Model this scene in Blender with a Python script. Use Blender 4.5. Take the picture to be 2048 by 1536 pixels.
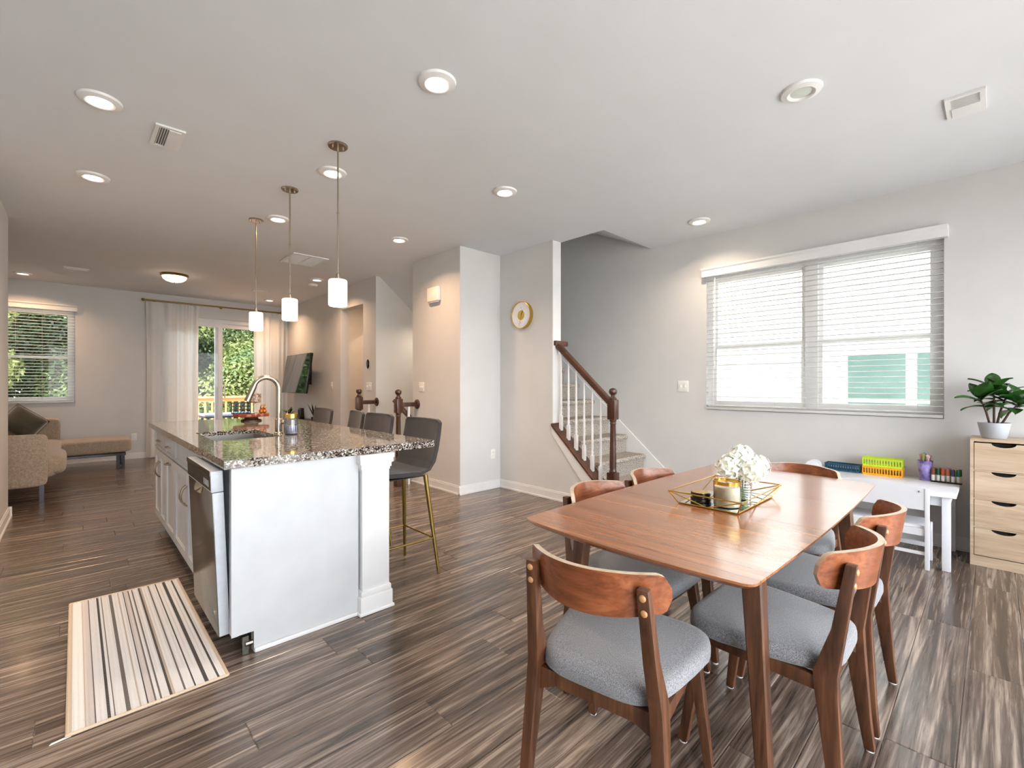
import bpy, bmesh, math, random
from mathutils import Vector, Matrix
random.seed(7)
PI = math.pi
sc = bpy.context.scene
for o in list(bpy.data.objects): bpy.data.objects.remove(o, do_unlink=True)
COL = sc.collection

# ---------------------------------------------------------------- camera
H = 1.25
cam_d = bpy.data.cameras.new('camera'); cam = bpy.data.objects.new('camera', cam_d); COL.objects.link(cam)
cam.location = (0, 0, H); cam.rotation_euler = (PI/2, 0, math.radians(-43.597))
cam_d.sensor_width = 36.0; cam_d.lens = 917.9/2048*36; cam_d.shift_y = 1/2048
cam_d.clip_start = 0.02; cam_d.clip_end = 200
sc.camera = cam

# ---------------------------------------------------------------- world, sun, exposure
W = bpy.data.worlds.new('sky'); sc.world = W; W.use_nodes = True
bg = W.node_tree.nodes['Background']; bg.inputs[0].default_value = (0.93, 0.965, 1.0, 1); bg.inputs[1].default_value = 6.5
sun_d = bpy.data.lights.new('sun', 'SUN'); sun = bpy.data.objects.new('sun', sun_d); COL.objects.link(sun)
sun_d.energy = 7.0; sun_d.angle = 0.01; sun_d.color = (1, 0.94, 0.84)
sun.rotation_euler = Vector((0.7, 0.35, -0.62)).to_track_quat('-Z', 'Y').to_euler()
vs = sc.view_settings
vs.view_transform = 'Standard'; vs.look = 'None'; vs.gamma = 1; vs.use_curve_mapping = False; vs.exposure = 0.68
def portal(loc, rot, sx, sy):          # guides daylight sampling through a modelled window opening
    d = bpy.data.lights.new('window_portal', 'AREA'); d.shape = 'RECTANGLE'; d.size = sx; d.size_y = sy
    d.cycles.is_portal = True
    o = bpy.data.objects.new('window_portal', d); COL.objects.link(o); o.location = loc; o.rotation_euler = rot
portal((5.0, 1.18, 1.7), (0, PI/2, 0), 1.43, 1.84)
portal((1.8, -1.75, 1.32), (PI/2, 0, PI), 5.6, 2.55)
portal((2.0, 10.2, 1.2), (-PI/2, 0, PI), 1.8, 2.4)
portal((-0.5, 10.2, 1.7), (-PI/2, 0, PI), 1.0, 1.45)

# ---------------------------------------------------------------- materials
def lin(c):
    return tuple(((v/255)/12.92 if v/255 <= .04045 else ((v/255+.055)/1.055)**2.4) for v in c)
MATS = {}
def mat(name, col, rough=.5, metal=0., col2=None, scale=30, stretch=(1,1,1), bump=0., detail=4, spec=.5, coat=0., coord='Object', dist=0., lo=.35, hi=.65, bscale=None, sheen=0.):
    if name in MATS: return MATS[name]
    m = bpy.data.materials.new(name); m.use_nodes = True; MATS[name] = m
    nt = m.node_tree; N = nt.nodes; L = nt.links; b = N['Principled BSDF']
    b.inputs['Roughness'].default_value = rough; b.inputs['Metallic'].default_value = metal
    b.inputs['Specular IOR Level'].default_value = spec; b.inputs['Coat Weight'].default_value = coat
    b.inputs['Sheen Weight'].default_value = sheen
    c1 = lin(col); c2 = lin(col2) if col2 else tuple(v*.93 for v in c1)
    tc = N.new('ShaderNodeTexCoord'); mp = N.new('ShaderNodeMapping'); mp.inputs['Scale'].default_value = stretch
    if coord == 'World':
        g = N.new('ShaderNodeNewGeometry'); L.new(g.outputs['Position'], mp.inputs[0])
    else: L.new(tc.outputs[coord], mp.inputs[0])
    nz = N.new('ShaderNodeTexNoise'); nz.inputs['Scale'].default_value = scale; nz.inputs['Detail'].default_value = detail; nz.inputs['Distortion'].default_value = dist
    L.new(mp.outputs[0], nz.inputs['Vector'])
    r = N.new('ShaderNodeValToRGB'); r.color_ramp.elements[0].position = lo; r.color_ramp.elements[1].position = hi
    r.color_ramp.elements[0].color = (*c2, 1); r.color_ramp.elements[1].color = (*c1, 1)
    L.new(nz.outputs['Fac'], r.inputs[0]); L.new(r.outputs[0], b.inputs['Base Color'])
    if bump:
        bp = N.new('ShaderNodeBump'); bp.inputs['Strength'].default_value = bump; bp.inputs['Distance'].default_value = .004
        if bscale:
            n2 = N.new('ShaderNodeTexNoise'); n2.inputs['Scale'].default_value = bscale; n2.inputs['Detail'].default_value = 2
            L.new(mp.outputs[0], n2.inputs['Vector']); L.new(n2.outputs['Fac'], bp.inputs['Height'])
        else: L.new(nz.outputs['Fac'], bp.inputs['Height'])
        L.new(bp.outputs[0], b.inputs['Normal'])
    return m
def emit(name, col, strength, tint=(255,255,255)):
    m = mat(name, tint, .4); b = m.node_tree.nodes['Principled BSDF']
    b.inputs['Emission Color'].default_value = (*lin(col), 1); b.inputs['Emission Strength'].default_value = strength
    return m
def glass(name, col=(255,255,255), fac=.08, rough=0.02, ior=1.45):
    m = bpy.data.materials.new(name); m.use_nodes = True; MATS[name] = m
    nt = m.node_tree; N = nt.nodes; L = nt.links; N.remove(N['Principled BSDF'])
    t = N.new('ShaderNodeBsdfTransparent'); t.inputs[0].default_value = (*lin(col), 1)
    g = N.new('ShaderNodeBsdfGlossy'); g.inputs['Roughness'].default_value = rough
    f = N.new('ShaderNodeFresnel'); f.inputs[0].default_value = ior
    mu = N.new('ShaderNodeMath'); mu.operation = 'ADD'; mu.inputs[1].default_value = fac-.04; L.new(f.outputs[0], mu.inputs[0])
    mx = N.new('ShaderNodeMixShader'); L.new(mu.outputs[0], mx.inputs[0]); L.new(t.outputs[0], mx.inputs[1]); L.new(g.outputs[0], mx.inputs[2])
    L.new(mx.outputs[0], N['Material Output'].inputs[0]); return m
def wood(name, dark, mid, light, axis='Y', freq=22, rough=.4, coat=0., world=False, rand=False, spec=.5, st=.09, lo=.34, hi=.70, dist=.7, bump=.08):
    m = bpy.data.materials.new(name); m.use_nodes = True; MATS[name] = m
    nt = m.node_tree; N = nt.nodes; L = nt.links; b = N['Principled BSDF']
    b.inputs['Roughness'].default_value = rough; b.inputs['Coat Weight'].default_value = coat; b.inputs['Specular IOR Level'].default_value = spec
    b.inputs['Coat Roughness'].default_value = .15
    if world: src = N.new('ShaderNodeNewGeometry').outputs['Position']
    else: src = N.new('ShaderNodeTexCoord').outputs['Object']
    if rand:
        oi = N.new('ShaderNodeObjectInfo'); cx = N.new('ShaderNodeCombineXYZ')
        k = N.new('ShaderNodeMath'); k.operation = 'MULTIPLY'; k.inputs[1].default_value = 57.0; L.new(oi.outputs['Random'], k.inputs[0])
        L.new(k.outputs[0], cx.inputs[0]); L.new(k.outputs[0], cx.inputs[1]); L.new(k.outputs[0], cx.inputs[2])
        ad = N.new('ShaderNodeVectorMath'); L.new(src, ad.inputs[0]); L.new(cx.outputs[0], ad.inputs[1]); src = ad.outputs[0]
    s = {'X': (st, 1, 1), 'Y': (1, st, 1), 'Z': (1, 1, st)}[axis]
    mp = N.new('ShaderNodeMapping'); mp.inputs['Scale'].default_value = s; L.new(src, mp.inputs[0])
    n1 = N.new('ShaderNodeTexNoise'); n1.inputs['Scale'].default_value = freq; n1.inputs['Detail'].default_value = 6; n1.inputs['Roughness'].default_value = .62; n1.inputs['Distortion'].default_value = dist
    L.new(mp.outputs[0], n1.inputs['Vector'])
    n2 = N.new('ShaderNodeTexNoise'); n2.inputs['Scale'].default_value = freq*4.5; n2.inputs['Detail'].default_value = 3; L.new(mp.outputs[0], n2.inputs['Vector'])
    mx = N.new('ShaderNodeMath'); mx.operation = 'MULTIPLY_ADD'; mx.inputs[1].default_value = .25; L.new(n2.outputs['Fac'], mx.inputs[0])
    m3 = N.new('ShaderNodeMath'); m3.operation = 'MULTIPLY'; m3.inputs[1].default_value = .78; L.new(n1.outputs['Fac'], m3.inputs[0]); L.new(m3.outputs[0], mx.inputs[2])
    r = N.new('ShaderNodeValToRGB'); e = r.color_ramp.elements
    e[0].position = lo; e[0].color = (*lin(dark), 1); e[1].position = hi; e[1].color = (*lin(light), 1)
    k = e.new((lo+hi)/2); k.color = (*lin(mid), 1)
    L.new(mx.outputs[0], r.inputs[0]); out = r.outputs[0]
    if rand:
        hv = N.new('ShaderNodeHueSaturation'); mr = N.new('ShaderNodeMapRange'); mr.inputs[3].default_value = .78; mr.inputs[4].default_value = 1.2
        L.new(oi.outputs['Random'], mr.inputs[0]); L.new(mr.outputs[0], hv.inputs['Value']); L.new(out, hv.inputs['Color']); out = hv.outputs[0]
    L.new(out, b.inputs['Base Color'])
    bp = N.new('ShaderNodeBump'); bp.inputs['Strength'].default_value = bump; bp.inputs['Distance'].default_value = .003; L.new(mx.outputs[0], bp.inputs['Height']); L.new(bp.outputs[0], b.inputs['Normal'])
    return m

M_wall = mat('wall_paint', (212,211,210), .75, col2=(208,207,206), scale=3, bump=.03, bscale=260, coord='World')
M_ceil = mat('ceiling_paint', (220,223,228), .8, col2=(217,220,224), scale=2, bump=.05, bscale=200, coord='World')
M_trim = mat('trim_white', (228,228,228), .35, scale=4)
M_vinyl = mat('window_vinyl', (250,250,249), .45, scale=4)
M_plast = mat('white_plastic', (238,237,233), .4, scale=10)
M_floor = wood('floor_laminate', (58,48,42), (104,89,79), (162,145,131), 'X', 27, .25, world=True, rand=True, spec=.6, coat=.2, bump=.03, st=.042, lo=.40, hi=.66, dist=1.1)
M_slab = mat('subfloor', (46,40,36), .9)
M_table = wood('walnut_table', (112,66,38), (156,98,60), (186,126,82), 'Y', 24, .22, coat=.7, st=.03, dist=.25, bump=.015, lo=.30, hi=.74, spec=.6)
M_walnut = wood('walnut_frame', (54,33,21), (86,53,34), (114,74,49), 'Z', 30, .38)
M_ply = wood('walnut_veneer', (88,44,24), (135,76,46), (168,104,68), 'Y', 22, .3, coat=.2)
M_plyedge = mat('ply_edge', (196,180,158), .4, col2=(176,158,134), scale=40)
M_fabric = mat('grey_fabric', (150,150,153), .95, col2=(86,86,91), scale=330, bump=.5, detail=2, stretch=(1,2.2,1), sheen=.3)
M_button = mat('wood_button', (190,140,92), .35)
M_suede = mat('stool_suede', (56,49,48), .85, col2=(42,37,37), scale=7, bump=.15, bscale=300, sheen=.2)
M_brass = mat('brushed_brass', (150,124,66), .32, .9, scale=50)
M_gold = mat('gold', (214,178,92), .22, 1., scale=30)
M_nickel = mat('brushed_nickel', (176,164,148), .25, 1., scale=60, stretch=(1,1,.1))
M_steel = mat('stainless', (112,110,104), .2, 1., scale=200, stretch=(1,1,.02))
M_grey = mat('light_grey_enamel', (196,200,208), .4)
M_black = mat('black_plastic', (14,14,15), .25)
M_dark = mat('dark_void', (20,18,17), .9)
M_cab = mat('cabinet_white', (200,202,204), .4, scale=6)
M_newel = wood('stained_newel', (44,26,18), (72,42,29), (96,60,42), 'Z', 26, .35, coat=.3)
M_rail = wood('stained_rail', (48,29,20), (80,48,33), (106,66,46), 'Y', 26, .35, coat=.3)
M_carpet = mat('stair_carpet', (200,190,178), 1., col2=(112,105,99), scale=110, bump=.9, detail=2, lo=.4, hi=.6)
M_sofa = mat('sofa_fabric', (176,162,144), .95, col2=(148,134,118), scale=90, bump=.6, sheen=.3)
M_olive = mat('olive_velvet', (62,60,42), .7, col2=(40,40,28), scale=8, sheen=.6)
M_curtain = mat('curtain_linen', (250,249,247), .9, col2=(242,241,238), scale=120, bump=.2)
_nt = M_curtain.node_tree; _t = _nt.nodes.new('ShaderNodeBsdfTranslucent'); _t.inputs[0].default_value = (.93,.94,.95,1); _m = _nt.nodes.new('ShaderNodeMixShader'); _m.inputs[0].default_value = .5
_nt.links.new(_nt.nodes['Principled BSDF'].outputs[0], _m.inputs[1]); _nt.links.new(_t.outputs[0], _m.inputs[2]); _nt.links.new(_m.outputs[0], _nt.nodes['Material Output'].inputs[0])
M_slat = mat('blind_slat', (222,222,219), .5, scale=5)
_nt = M_slat.node_tree; _t = _nt.nodes.new('ShaderNodeBsdfTranslucent'); _t.inputs[0].default_value = (.6,.6,.58,1); _m = _nt.nodes.new('ShaderNodeMixShader'); _m.inputs[0].default_value = .15
_nt.links.new(_nt.nodes['Principled BSDF'].outputs[0], _m.inputs[1]); _nt.links.new(_t.outputs[0], _m.inputs[2]); _nt.links.new(_m.outputs[0], _nt.nodes['Material Output'].inputs[0])
M_siding = mat('vinyl_siding', (236,238,240), .6, scale=4)
M_oak = wood('pale_oak', (172,146,120), (200,176,150), (214,194,170), 'Y', 16, .5)
M_pot = mat('pot_glaze', (186,190,200), .4, col2=(178,182,192), scale=14)
M_leaf = mat('leaf_green', (52,98,34), .35, col2=(24,60,24), scale=9)
M_leafd = mat('leaf_dark', (24,42,26), .35, col2=(14,26,16), scale=9)
M_stem = mat('plant_stem', (70,48,36), .8)
M_soil = mat('soil', (50,38,30), 1., scale=60, bump=.8)
M_screen = mat('tv_screen', (6,6,8), .04, spec=.8)
M_kid = mat('kids_white_paint', (228,230,236), .3, scale=4)
M_glass = glass('window_glass', (251,251,251), .042, ior=1.22)
M_jar = glass('jar_glass', (236,240,240), .12)
M_mirror = mat('mirror', (222,226,222), .03, 1.)
M_wax = mat('candle_wax', (240,226,200), .5)
M_deck = wood('deck_cedar', (176,120,74), (208,152,102), (226,176,126), 'X', 12, .7)
M_bark = mat('bark', (120,104,88), .9, col2=(80,68,58), scale=12, bump=.6)
M_lawn = mat('lawn', (104,122,84), 1., col2=(80,92,62), scale=6)
M_conc = mat('concrete', (206,203,197), .9, col2=(190,186,180), scale=3, coord='World', bump=.2)

def granite():
    m = bpy.data.materials.new('granite'); m.use_nodes = True
    nt = m.node_tree; N = nt.nodes; L = nt.links; b = N['Principled BSDF']; b.inputs['Roughness'].default_value = .06; b.inputs['Specular IOR Level'].default_value = .75
    tc = N.new('ShaderNodeTexCoord')
    v = N.new('ShaderNodeTexVoronoi'); v.inputs['Scale'].default_value = 165; L.new(tc.outputs['Object'], v.inputs['Vector'])
    s = N.new('ShaderNodeSeparateColor'); L.new(v.outputs['Color'], s.inputs[0])
    n = N.new('ShaderNodeTexNoise'); n.inputs['Scale'].default_value = 55; n.inputs['Detail'].default_value = 5; L.new(tc.outputs['Object'], n.inputs['Vector'])
    a = N.new('ShaderNodeMath'); a.operation = 'MULTIPLY_ADD'; a.inputs[1].default_value = .6; L.new(s.outputs[0], a.inputs[0])
    a2 = N.new('ShaderNodeMath'); a2.operation = 'MULTIPLY'; a2.inputs[1].default_value = .5; L.new(n.outputs['Fac'], a2.inputs[0]); L.new(a2.outputs[0], a.inputs[2])
    r = N.new('ShaderNodeValToRGB'); r.color_ramp.interpolation = 'CONSTANT'; e = r.color_ramp.elements
    e[0].position = 0; e[0].color = (*lin((26,24,24)), 1); e[1].position = .42; e[1].color = (*lin((84,74,65)), 1)
    for p, c in ((.51,(126,112,98)),(.61,(100,97,95)),(.69,(176,170,163)),(.82,(214,210,204))):
        k = e.new(p); k.color = (*lin(c), 1)
    L.new(a.outputs[0], r.inputs[0]); L.new(r.outputs[0], b.inputs['Base Color']); return m
M_granite = granite()
def rugmat():
    m = bpy.data.materials.new('woven_stripes'); m.use_nodes = True
    nt = m.node_tree; N = nt.nodes; L = nt.links; b = N['Principled BSDF']; b.inputs['Roughness'].default_value = 1
    tc = N.new('ShaderNodeTexCoord'); sp = N.new('ShaderNodeSeparateXYZ'); L.new(tc.outputs['Object'], sp.inputs[0])
    def math_(op, a, bb, c=None):
        k = N.new('ShaderNodeMath'); k.operation = op
        for i, q in enumerate((a, bb, c)):
            if q is None: continue
            if isinstance(q, (int, float)): k.inputs[i].default_value = q
            else: L.new(q, k.inputs[i])
        return k.outputs[0]
    u = math_('DIVIDE', sp.outputs[0], .495)
    r = N.new('ShaderNodeValToRGB'); r.color_ramp.interpolation = 'CONSTANT'; e = r.color_ramp.elements
    cream, pink, tan, blk, gry = (240,238,236), (218,209,205), (196,182,166), (34,32,32), (96,88,84)
    seq = [(0,tan),(.02,cream),(.09,tan),(.10,pink),(.145,gry),(.155,cream),(.215,blk),(.235,cream),(.255,gry),(.262,cream),(.325,gry),(.352,cream),(.405,tan),(.415,cream),(.45,blk),(.46,pink),(.50,gry),(.508,cream),(.535,gry),(.543,cream),(.595,blk),(.61,tan),(.63,cream),(.69,gry),(.70,cream),(.76,blk),(.772,cream),(.835,blk),(.86,cream),(.925,blk),(.938,cream),(.985,tan)]
    e[0].position = 0; e[0].color = (*lin(tan), 1); e[1].position = .02; e[1].color = (*lin(cream), 1)
    for p, c in seq[2:]:
        k = e.new(p); k.color = (*lin(c), 1)
    L.new(u, r.inputs[0])
    w = math_('SINE', math_('MULTIPLY', sp.outputs[1], 520), 0)
    dash = math_('MULTIPLY_ADD', w, .5, .5)
    mx = N.new('ShaderNodeMix'); mx.data_type = 'RGBA'; L.new(math_('MULTIPLY', dash, .22), mx.inputs['Factor'])
    L.new(r.outputs[0], mx.inputs['A']); mx.inputs['B'].default_value = (*lin((216,206,196)), 1)
    L.new(mx.outputs['Result'], b.inputs['Base Color'])
    nz = N.new('ShaderNodeTexNoise'); nz.inputs['Scale'].default_value = 220; L.new(tc.outputs['Object'], nz.inputs['Vector'])
    bp = N.new('ShaderNodeBump'); bp.inputs['Strength'].default_value = .7; bp.inputs['Distance'].default_value = .004; L.new(nz.outputs['Fac'], bp.inputs['Height']); L.new(bp.outputs[0], b.inputs['Normal'])
    return m
M_rug = rugmat()
def leafmat(name, a, bcol):
    m = mat(name, a, .5, col2=bcol, scale=1.3, coord='World', detail=6); nt = m.node_tree; b = nt.nodes['Principled BSDF']
    t = nt.nodes.new('ShaderNodeBsdfTranslucent'); t.inputs[0].default_value = (*lin(a), 1)
    mx = nt.nodes.new('ShaderNodeMixShader'); mx.inputs[0].default_value = .25
    nt.links.new(b.outputs[0], mx.inputs[1]); nt.links.new(t.outputs[0], mx.inputs[2]); nt.links.new(mx.outputs[0], nt.nodes['Material Output'].inputs[0])
    return m
M_tree = [leafmat('foliage_mid', (96,118,66), (44,68,40)), leafmat('foliage_light', (140,150,90), (70,96,54)), leafmat('foliage_deep', (62,88,54), (30,50,32))]

# ---------------------------------------------------------------- mesh helpers
class MB:
    def __init__(s): s.v = []; s.f = []
    def add(s, vs, fs, M=None):
        o = len(s.v); s.v += [tuple(M @ Vector(p)) if M else tuple(p) for p in vs]; s.f += [tuple(i+o for i in f) for f in fs]; return s
    def box(s, x0, x1, y0, y1, z0, z1, M=None):
        return s.add([(x0,y0,z0),(x1,y0,z0),(x1,y1,z0),(x0,y1,z0),(x0,y0,z1),(x1,y0,z1),(x1,y1,z1),(x0,y1,z1)],
                     [(0,3,2,1),(4,5,6,7),(0,1,5,4),(1,2,6,5),(2,3,7,6),(3,0,4,7)], M)
    def bar(s, a, b, w, h=None, w2=None, h2=None, up=(0,0,1)):     # tapered rectangular bar from a to b
        a = Vector(a); b = Vector(b); h = h or w; w2 = w2 or w; h2 = h2 or h
        d = (b-a).normalized(); u = Vector(up)
        if abs(d.dot(u)) > .99: u = Vector((1,0,0))
        x = d.cross(u).normalized(); y = x.cross(d)
        P = []
        for c, ww, hh in ((a,w,h),(b,w2,h2)):
            for i, j in ((-1,-1),(1,-1),(1,1),(-1,1)): P.append(c+x*(ww/2*i)+y*(hh/2*j))
        return s.add(P, [(0,3,2,1),(4,5,6,7),(0,1,5,4),(1,2,6,5),(2,3,7,6),(3,0,4,7)])
    def tube(s, path, r, n=12, cap=True):
        path = [Vector(p) for p in path]; rs = r if isinstance(r, (list, tuple)) else [r]*len(path)
        P = []; F = []; pu = None
        for i, p in enumerate(path):
            d = (path[min(i+1,len(path)-1)]-path[max(i-1,0)]).normalized()
            u = pu if pu else (Vector((0,0,1)) if abs(d.z) < .9 else Vector((1,0,0)))
            x = d.cross(u).normalized(); y = x.cross(d).normalized(); pu = y
            for k in range(n): P.append(p+(x*math.cos(2*PI*k/n)+y*math.sin(2*PI*k/n))*rs[i])
        for i in range(len(path)-1):
            for k in range(n): F.append((i*n+k, i*n+(k+1)%n, (i+1)*n+(k+1)%n, (i+1)*n+k))
        if cap: F.append(tuple(range(n))[::-1]); F.append(tuple((len(path)-1)*n+k for k in range(n)))
        return s.add(P, F)
    def lathe(s, prof, n=32, M=None, cap=True):                     # profile (r,z) turned around z
        P = []; F = []
        for r, z in prof:
            for k in range(n): P.append((r*math.cos(2*PI*k/n), r*math.sin(2*PI*k/n), z))
        for i in range(len(prof)-1):
            for k in range(n): F.append((i*n+k, i*n+(k+1)%n, (i+1)*n+(k+1)%n, (i+1)*n+k))
        if cap:
            if prof[0][0] > 1e-5: F.append(tuple(range(n))[::-1])
            if prof[-1][0] > 1e-5: F.append(tuple((len(prof)-1)*n+k for k in range(n)))
        return s.add(P, F, M)
    def prism(s, poly, a, b, axis='z', M=None):
        def q(p, t): return {'z': (p[0],p[1],t), 'y': (p[0],t,p[1]), 'x': (t,p[0],p[1])}[axis]
        n = len(poly); P = [q(p,a) for p in poly]+[q(p,b) for p in poly]
        F = [tuple(range(n))[::-1], tuple(range(n,2*n))]+[(i,(i+1)%n,n+(i+1)%n,n+i) for i in range(n)]
        return s.add(P, F, M)
    def sphere(s, c, r, n=16, m=10, sc=(1,1,1)):
        P = []; F = []
        for i in range(m+1):
            t = PI*i/m
            for k in range(n): P.append((c[0]+sc[0]*r*math.sin(t)*math.cos(2*PI*k/n), c[1]+sc[1]*r*math.sin(t)*math.sin(2*PI*k/n), c[2]+sc[2]*r*math.cos(t)))
        for i in range(m):
            for k in range(n): F.append((i*n+k, (i+1)*n+k, (i+1)*n+(k+1)%n, i*n+(k+1)%n))
        return s.add(P, F)
    def grid(s, fn, nu, nv):
        P = [fn(i/nu, j/nv) for i in range(nu+1) for j in range(nv+1)]
        return s.add(P, [(i*(nv+1)+j, (i+1)*(nv+1)+j, (i+1)*(nv+1)+j+1, i*(nv+1)+j+1) for i in range(nu) for j in range(nv)])
    def mesh(s, name, m, bevel=0, seg=2, smooth=True, angle=35, merge=False, sub=0):
        me = bpy.data.meshes.new(name); bm = bmesh.new()
        vs = [bm.verts.new(p) for p in s.v]
        for f in s.f:
            try: bm.faces.new([vs[i] for i in f])
            except ValueError: pass
        if merge or bevel or sub: bmesh.ops.remove_doubles(bm, verts=bm.verts, dist=1e-5)
        bmesh.ops.recalc_face_normals(bm, faces=bm.faces)
        if bevel:
            es = [e for e in bm.edges if len(e.link_faces) == 2 and e.calc_face_angle(0) > .5]
            bmesh.ops.bevel(bm, geom=es, offset=bevel, segments=seg, affect='EDGES', profile=.6, clamp_overlap=True)
        bm.to_mesh(me); bm.free()
        me.materials.append(m)
        if smooth:
            for p in me.polygons: p.use_smooth = True
            me.set_sharp_from_angle(angle=math.radians(angle))
        return me
    def build(s, name, m, parent=None, **k):
        o = bpy.data.objects.new(name, s.mesh(name, m, **k)); COL.objects.link(o)
        if parent: o.parent = parent
        return o
def tag(o, label, cat=None, group=None, kind=None):
    o['label'] = label
    if cat: o['category'] = cat
    if group: o['group'] = group
    if kind: o['kind'] = kind
    return o
def thing(name, label, cat, loc=(0,0,0), rz=0, group=None):
    o = bpy.data.objects.new(name, None); COL.objects.link(o); o.location = loc; o.rotation_euler = (0,0,rz); o.empty_display_size = .05
    return tag(o, label, cat, group)
def struct(name, mb, m, label, **k):
    return tag(mb.build(name, m, **k), label, kind='structure')
def copy_tree(o, parent=None):
    c = o.copy(); COL.objects.link(c)
    if parent: c.parent = parent
    for ch in list(o.children): copy_tree(ch, c)
    return c
def T(loc=(0,0,0), rx=0, ry=0, rz=0): return Matrix.Translation(loc) @ Matrix.Rotation(rz,4,'Z') @ Matrix.Rotation(ry,4,'Y') @ Matrix.Rotation(rx,4,'X')
def wallx(mb, x0, x1, y0, y1, z0, z1, holes=()):      # wall lying along Y, holes (ya,yb,za,zb)
    ys = sorted({y0, y1, *[h[0] for h in holes], *[h[1] for h in holes]})
    for a, b in zip(ys, ys[1:]):
        zz = z0
        for h in sorted([h for h in holes if h[0] <= a and h[1] >= b], key=lambda h: h[2]):
            if h[2] > zz: mb.box(x0,x1,a,b,zz,h[2])
            zz = h[3]
        if zz < z1: mb.box(x0,x1,a,b,zz,z1)
    return mb
def wally(mb, y0, y1, x0, x1, z0, z1, holes=()):
    xs = sorted({x0, x1, *[h[0] for h in holes], *[h[1] for h in holes]})
    for a, b in zip(xs, xs[1:]):
        zz = z0
        for h in sorted([h for h in holes if h[0] <= a and h[1] >= b], key=lambda h: h[2]):
            if h[2] > zz: mb.box(a,b,y0,y1,zz,h[2])
            zz = h[3]
        if zz < z1: mb.box(a,b,y0,y1,zz,z1)
    return mb

# ---------------------------------------------------------------- structure
CZ = 2.82; XR = 4.84; XW = 3.155; YB = 10.0; YR = -1.6; XL = -1.5
wr = (.265, 2.10, .985, 2.41)           # right window opening
struct('wall_right', wallx(MB(), XR, XR+.14, YR, 10.14, -.1, 5.2, [wr]), M_wall, 'light grey wall with the wide twin window', smooth=False)
wb = (-1.0, .0, .96, 2.43); dr = (1.1, 2.9, 0, 2.47)
struct('wall_back', wally(MB(), YB, YB+.14, -3.3, XW+.14, -.1, CZ+.2, [wb, dr]), M_wall, 'far wall with the sliding glass door and a window', smooth=False)
struct('wall_hall', wallx(MB(), XW, XW+.14, 6.17, YB, -.1, CZ+.2, [(6.576, 7.386, -.1, 2.475)]), M_wall, 'side wall behind the television with a plain doorway', smooth=False)
struct('wall_block', MB().box(XW, 3.765+.125, 4.165, 5.17, -.1, CZ+.2), M_wall, 'projecting wall corner beside the stools', smooth=False)
struct('wall_stair', wallx(MB(), 3.765, 3.89, 3.32, 4.1645, -.1, 5.2), M_wall, 'short wall carrying the round clock', smooth=False)
ky = lambda y: .80+.93*(y-3.32)
struct('wall_knee', MB().prism([(2.63,-.1),(3.32,-.1),(3.32,ky(3.32)),(2.63,ky(2.63))], 3.765, 3.89, 'x'), M_wall, 'low sloping wall under the stair railing', smooth=False)
struct('wall_stairwell', MB().box(3.89, XR, 5.05, 5.17, -.1, 5.2).box(3.77,3.89,4.1645,5.05,CZ+.2,5.2), M_wall, 'wall at the head of the stairs', smooth=False)
struct('wall_lower_stairs', MB().box(XW+.14, XR, 6.17, 6.3, -2.6, CZ+.2), M_wall, 'pale wall beside the stairs going down', smooth=False)
struct('wall_left', MB().box(XL-.14, -.455, 4.6, 6.38, -.1, CZ+.2), M_wall, 'wall end at the left edge', smooth=False)
struct('wall_kitchen', wallx(MB(), XL-.14, XL, YR, 4.6, -.1, CZ+.2), M_wall, 'kitchen side wall out of view', smooth=False)
struct('wall_living', MB().box(-3.44, -3.3, 6.24, YB+.14, -.1, CZ+.2).box(-3.3, XL-.14, 6.24, 6.38, -.1, CZ+.2), M_wall, 'living room side walls out of view', smooth=False)
added_rearwin = (-1.0, 4.6, .05, 2.6)  # opening of the added daylight window, out of view
struct('wall_rear', wally(MB(), YR-.14, YR, XL-.14, XR+.14, -.1, CZ+.2, [added_rearwin]), M_wall, 'wall behind the viewer with an added broad window', smooth=False)
struct('wall_hall_far', MB().box(3.3, 5.6, 8.6, 8.7, -.1, CZ+.2).box(5.5, 5.6, 6.3, 8.6, -.1, CZ+.2), M_wall, 'walls of the small room past the doorway', smooth=False)
struct('wall_hall_header', MB().box(4.15, 4.25, 6.3, 8.6, 2.36, CZ+.2).box(4.15, 4.25, 6.3, 6.6, -.1, 2.36), M_wall, 'dropped header inside the doorway', smooth=False)
cb = MB().box(XL-.14, XR+.14, YR-.14, 2.735, CZ, CZ+.3).box(XL-.14, 3.89, 2.735, 5.17, CZ, CZ+.3).box(XL-.14, XW+.06, 5.17, 6.17, CZ, CZ+.3).box(-3.44, 5.6, 6.17, YB+.14, CZ, CZ+.3)
struct('ceiling', cb, M_ceil, 'smooth painted ceiling', smooth=False)
struct('ceiling_stairs', MB().prism([(2.735,CZ+.001),(2.735,CZ+.3),(3.9,CZ+.83),(5.1,CZ+.83),(5.1,CZ+.53),(3.9,CZ+.53)], 3.89, XR, 'x'), M_ceil, 'sloping ceiling above the stairs', smooth=False)
struct('ceiling_soffit', MB().prism([(XW+.06,CZ),(XW+.06,CZ+.3),(XR,CZ-1.05),(XR,CZ-1.35)], 5.17, 6.17, 'y'), M_ceil, 'sloping soffit above the stairs going down', smooth=False)

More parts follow.
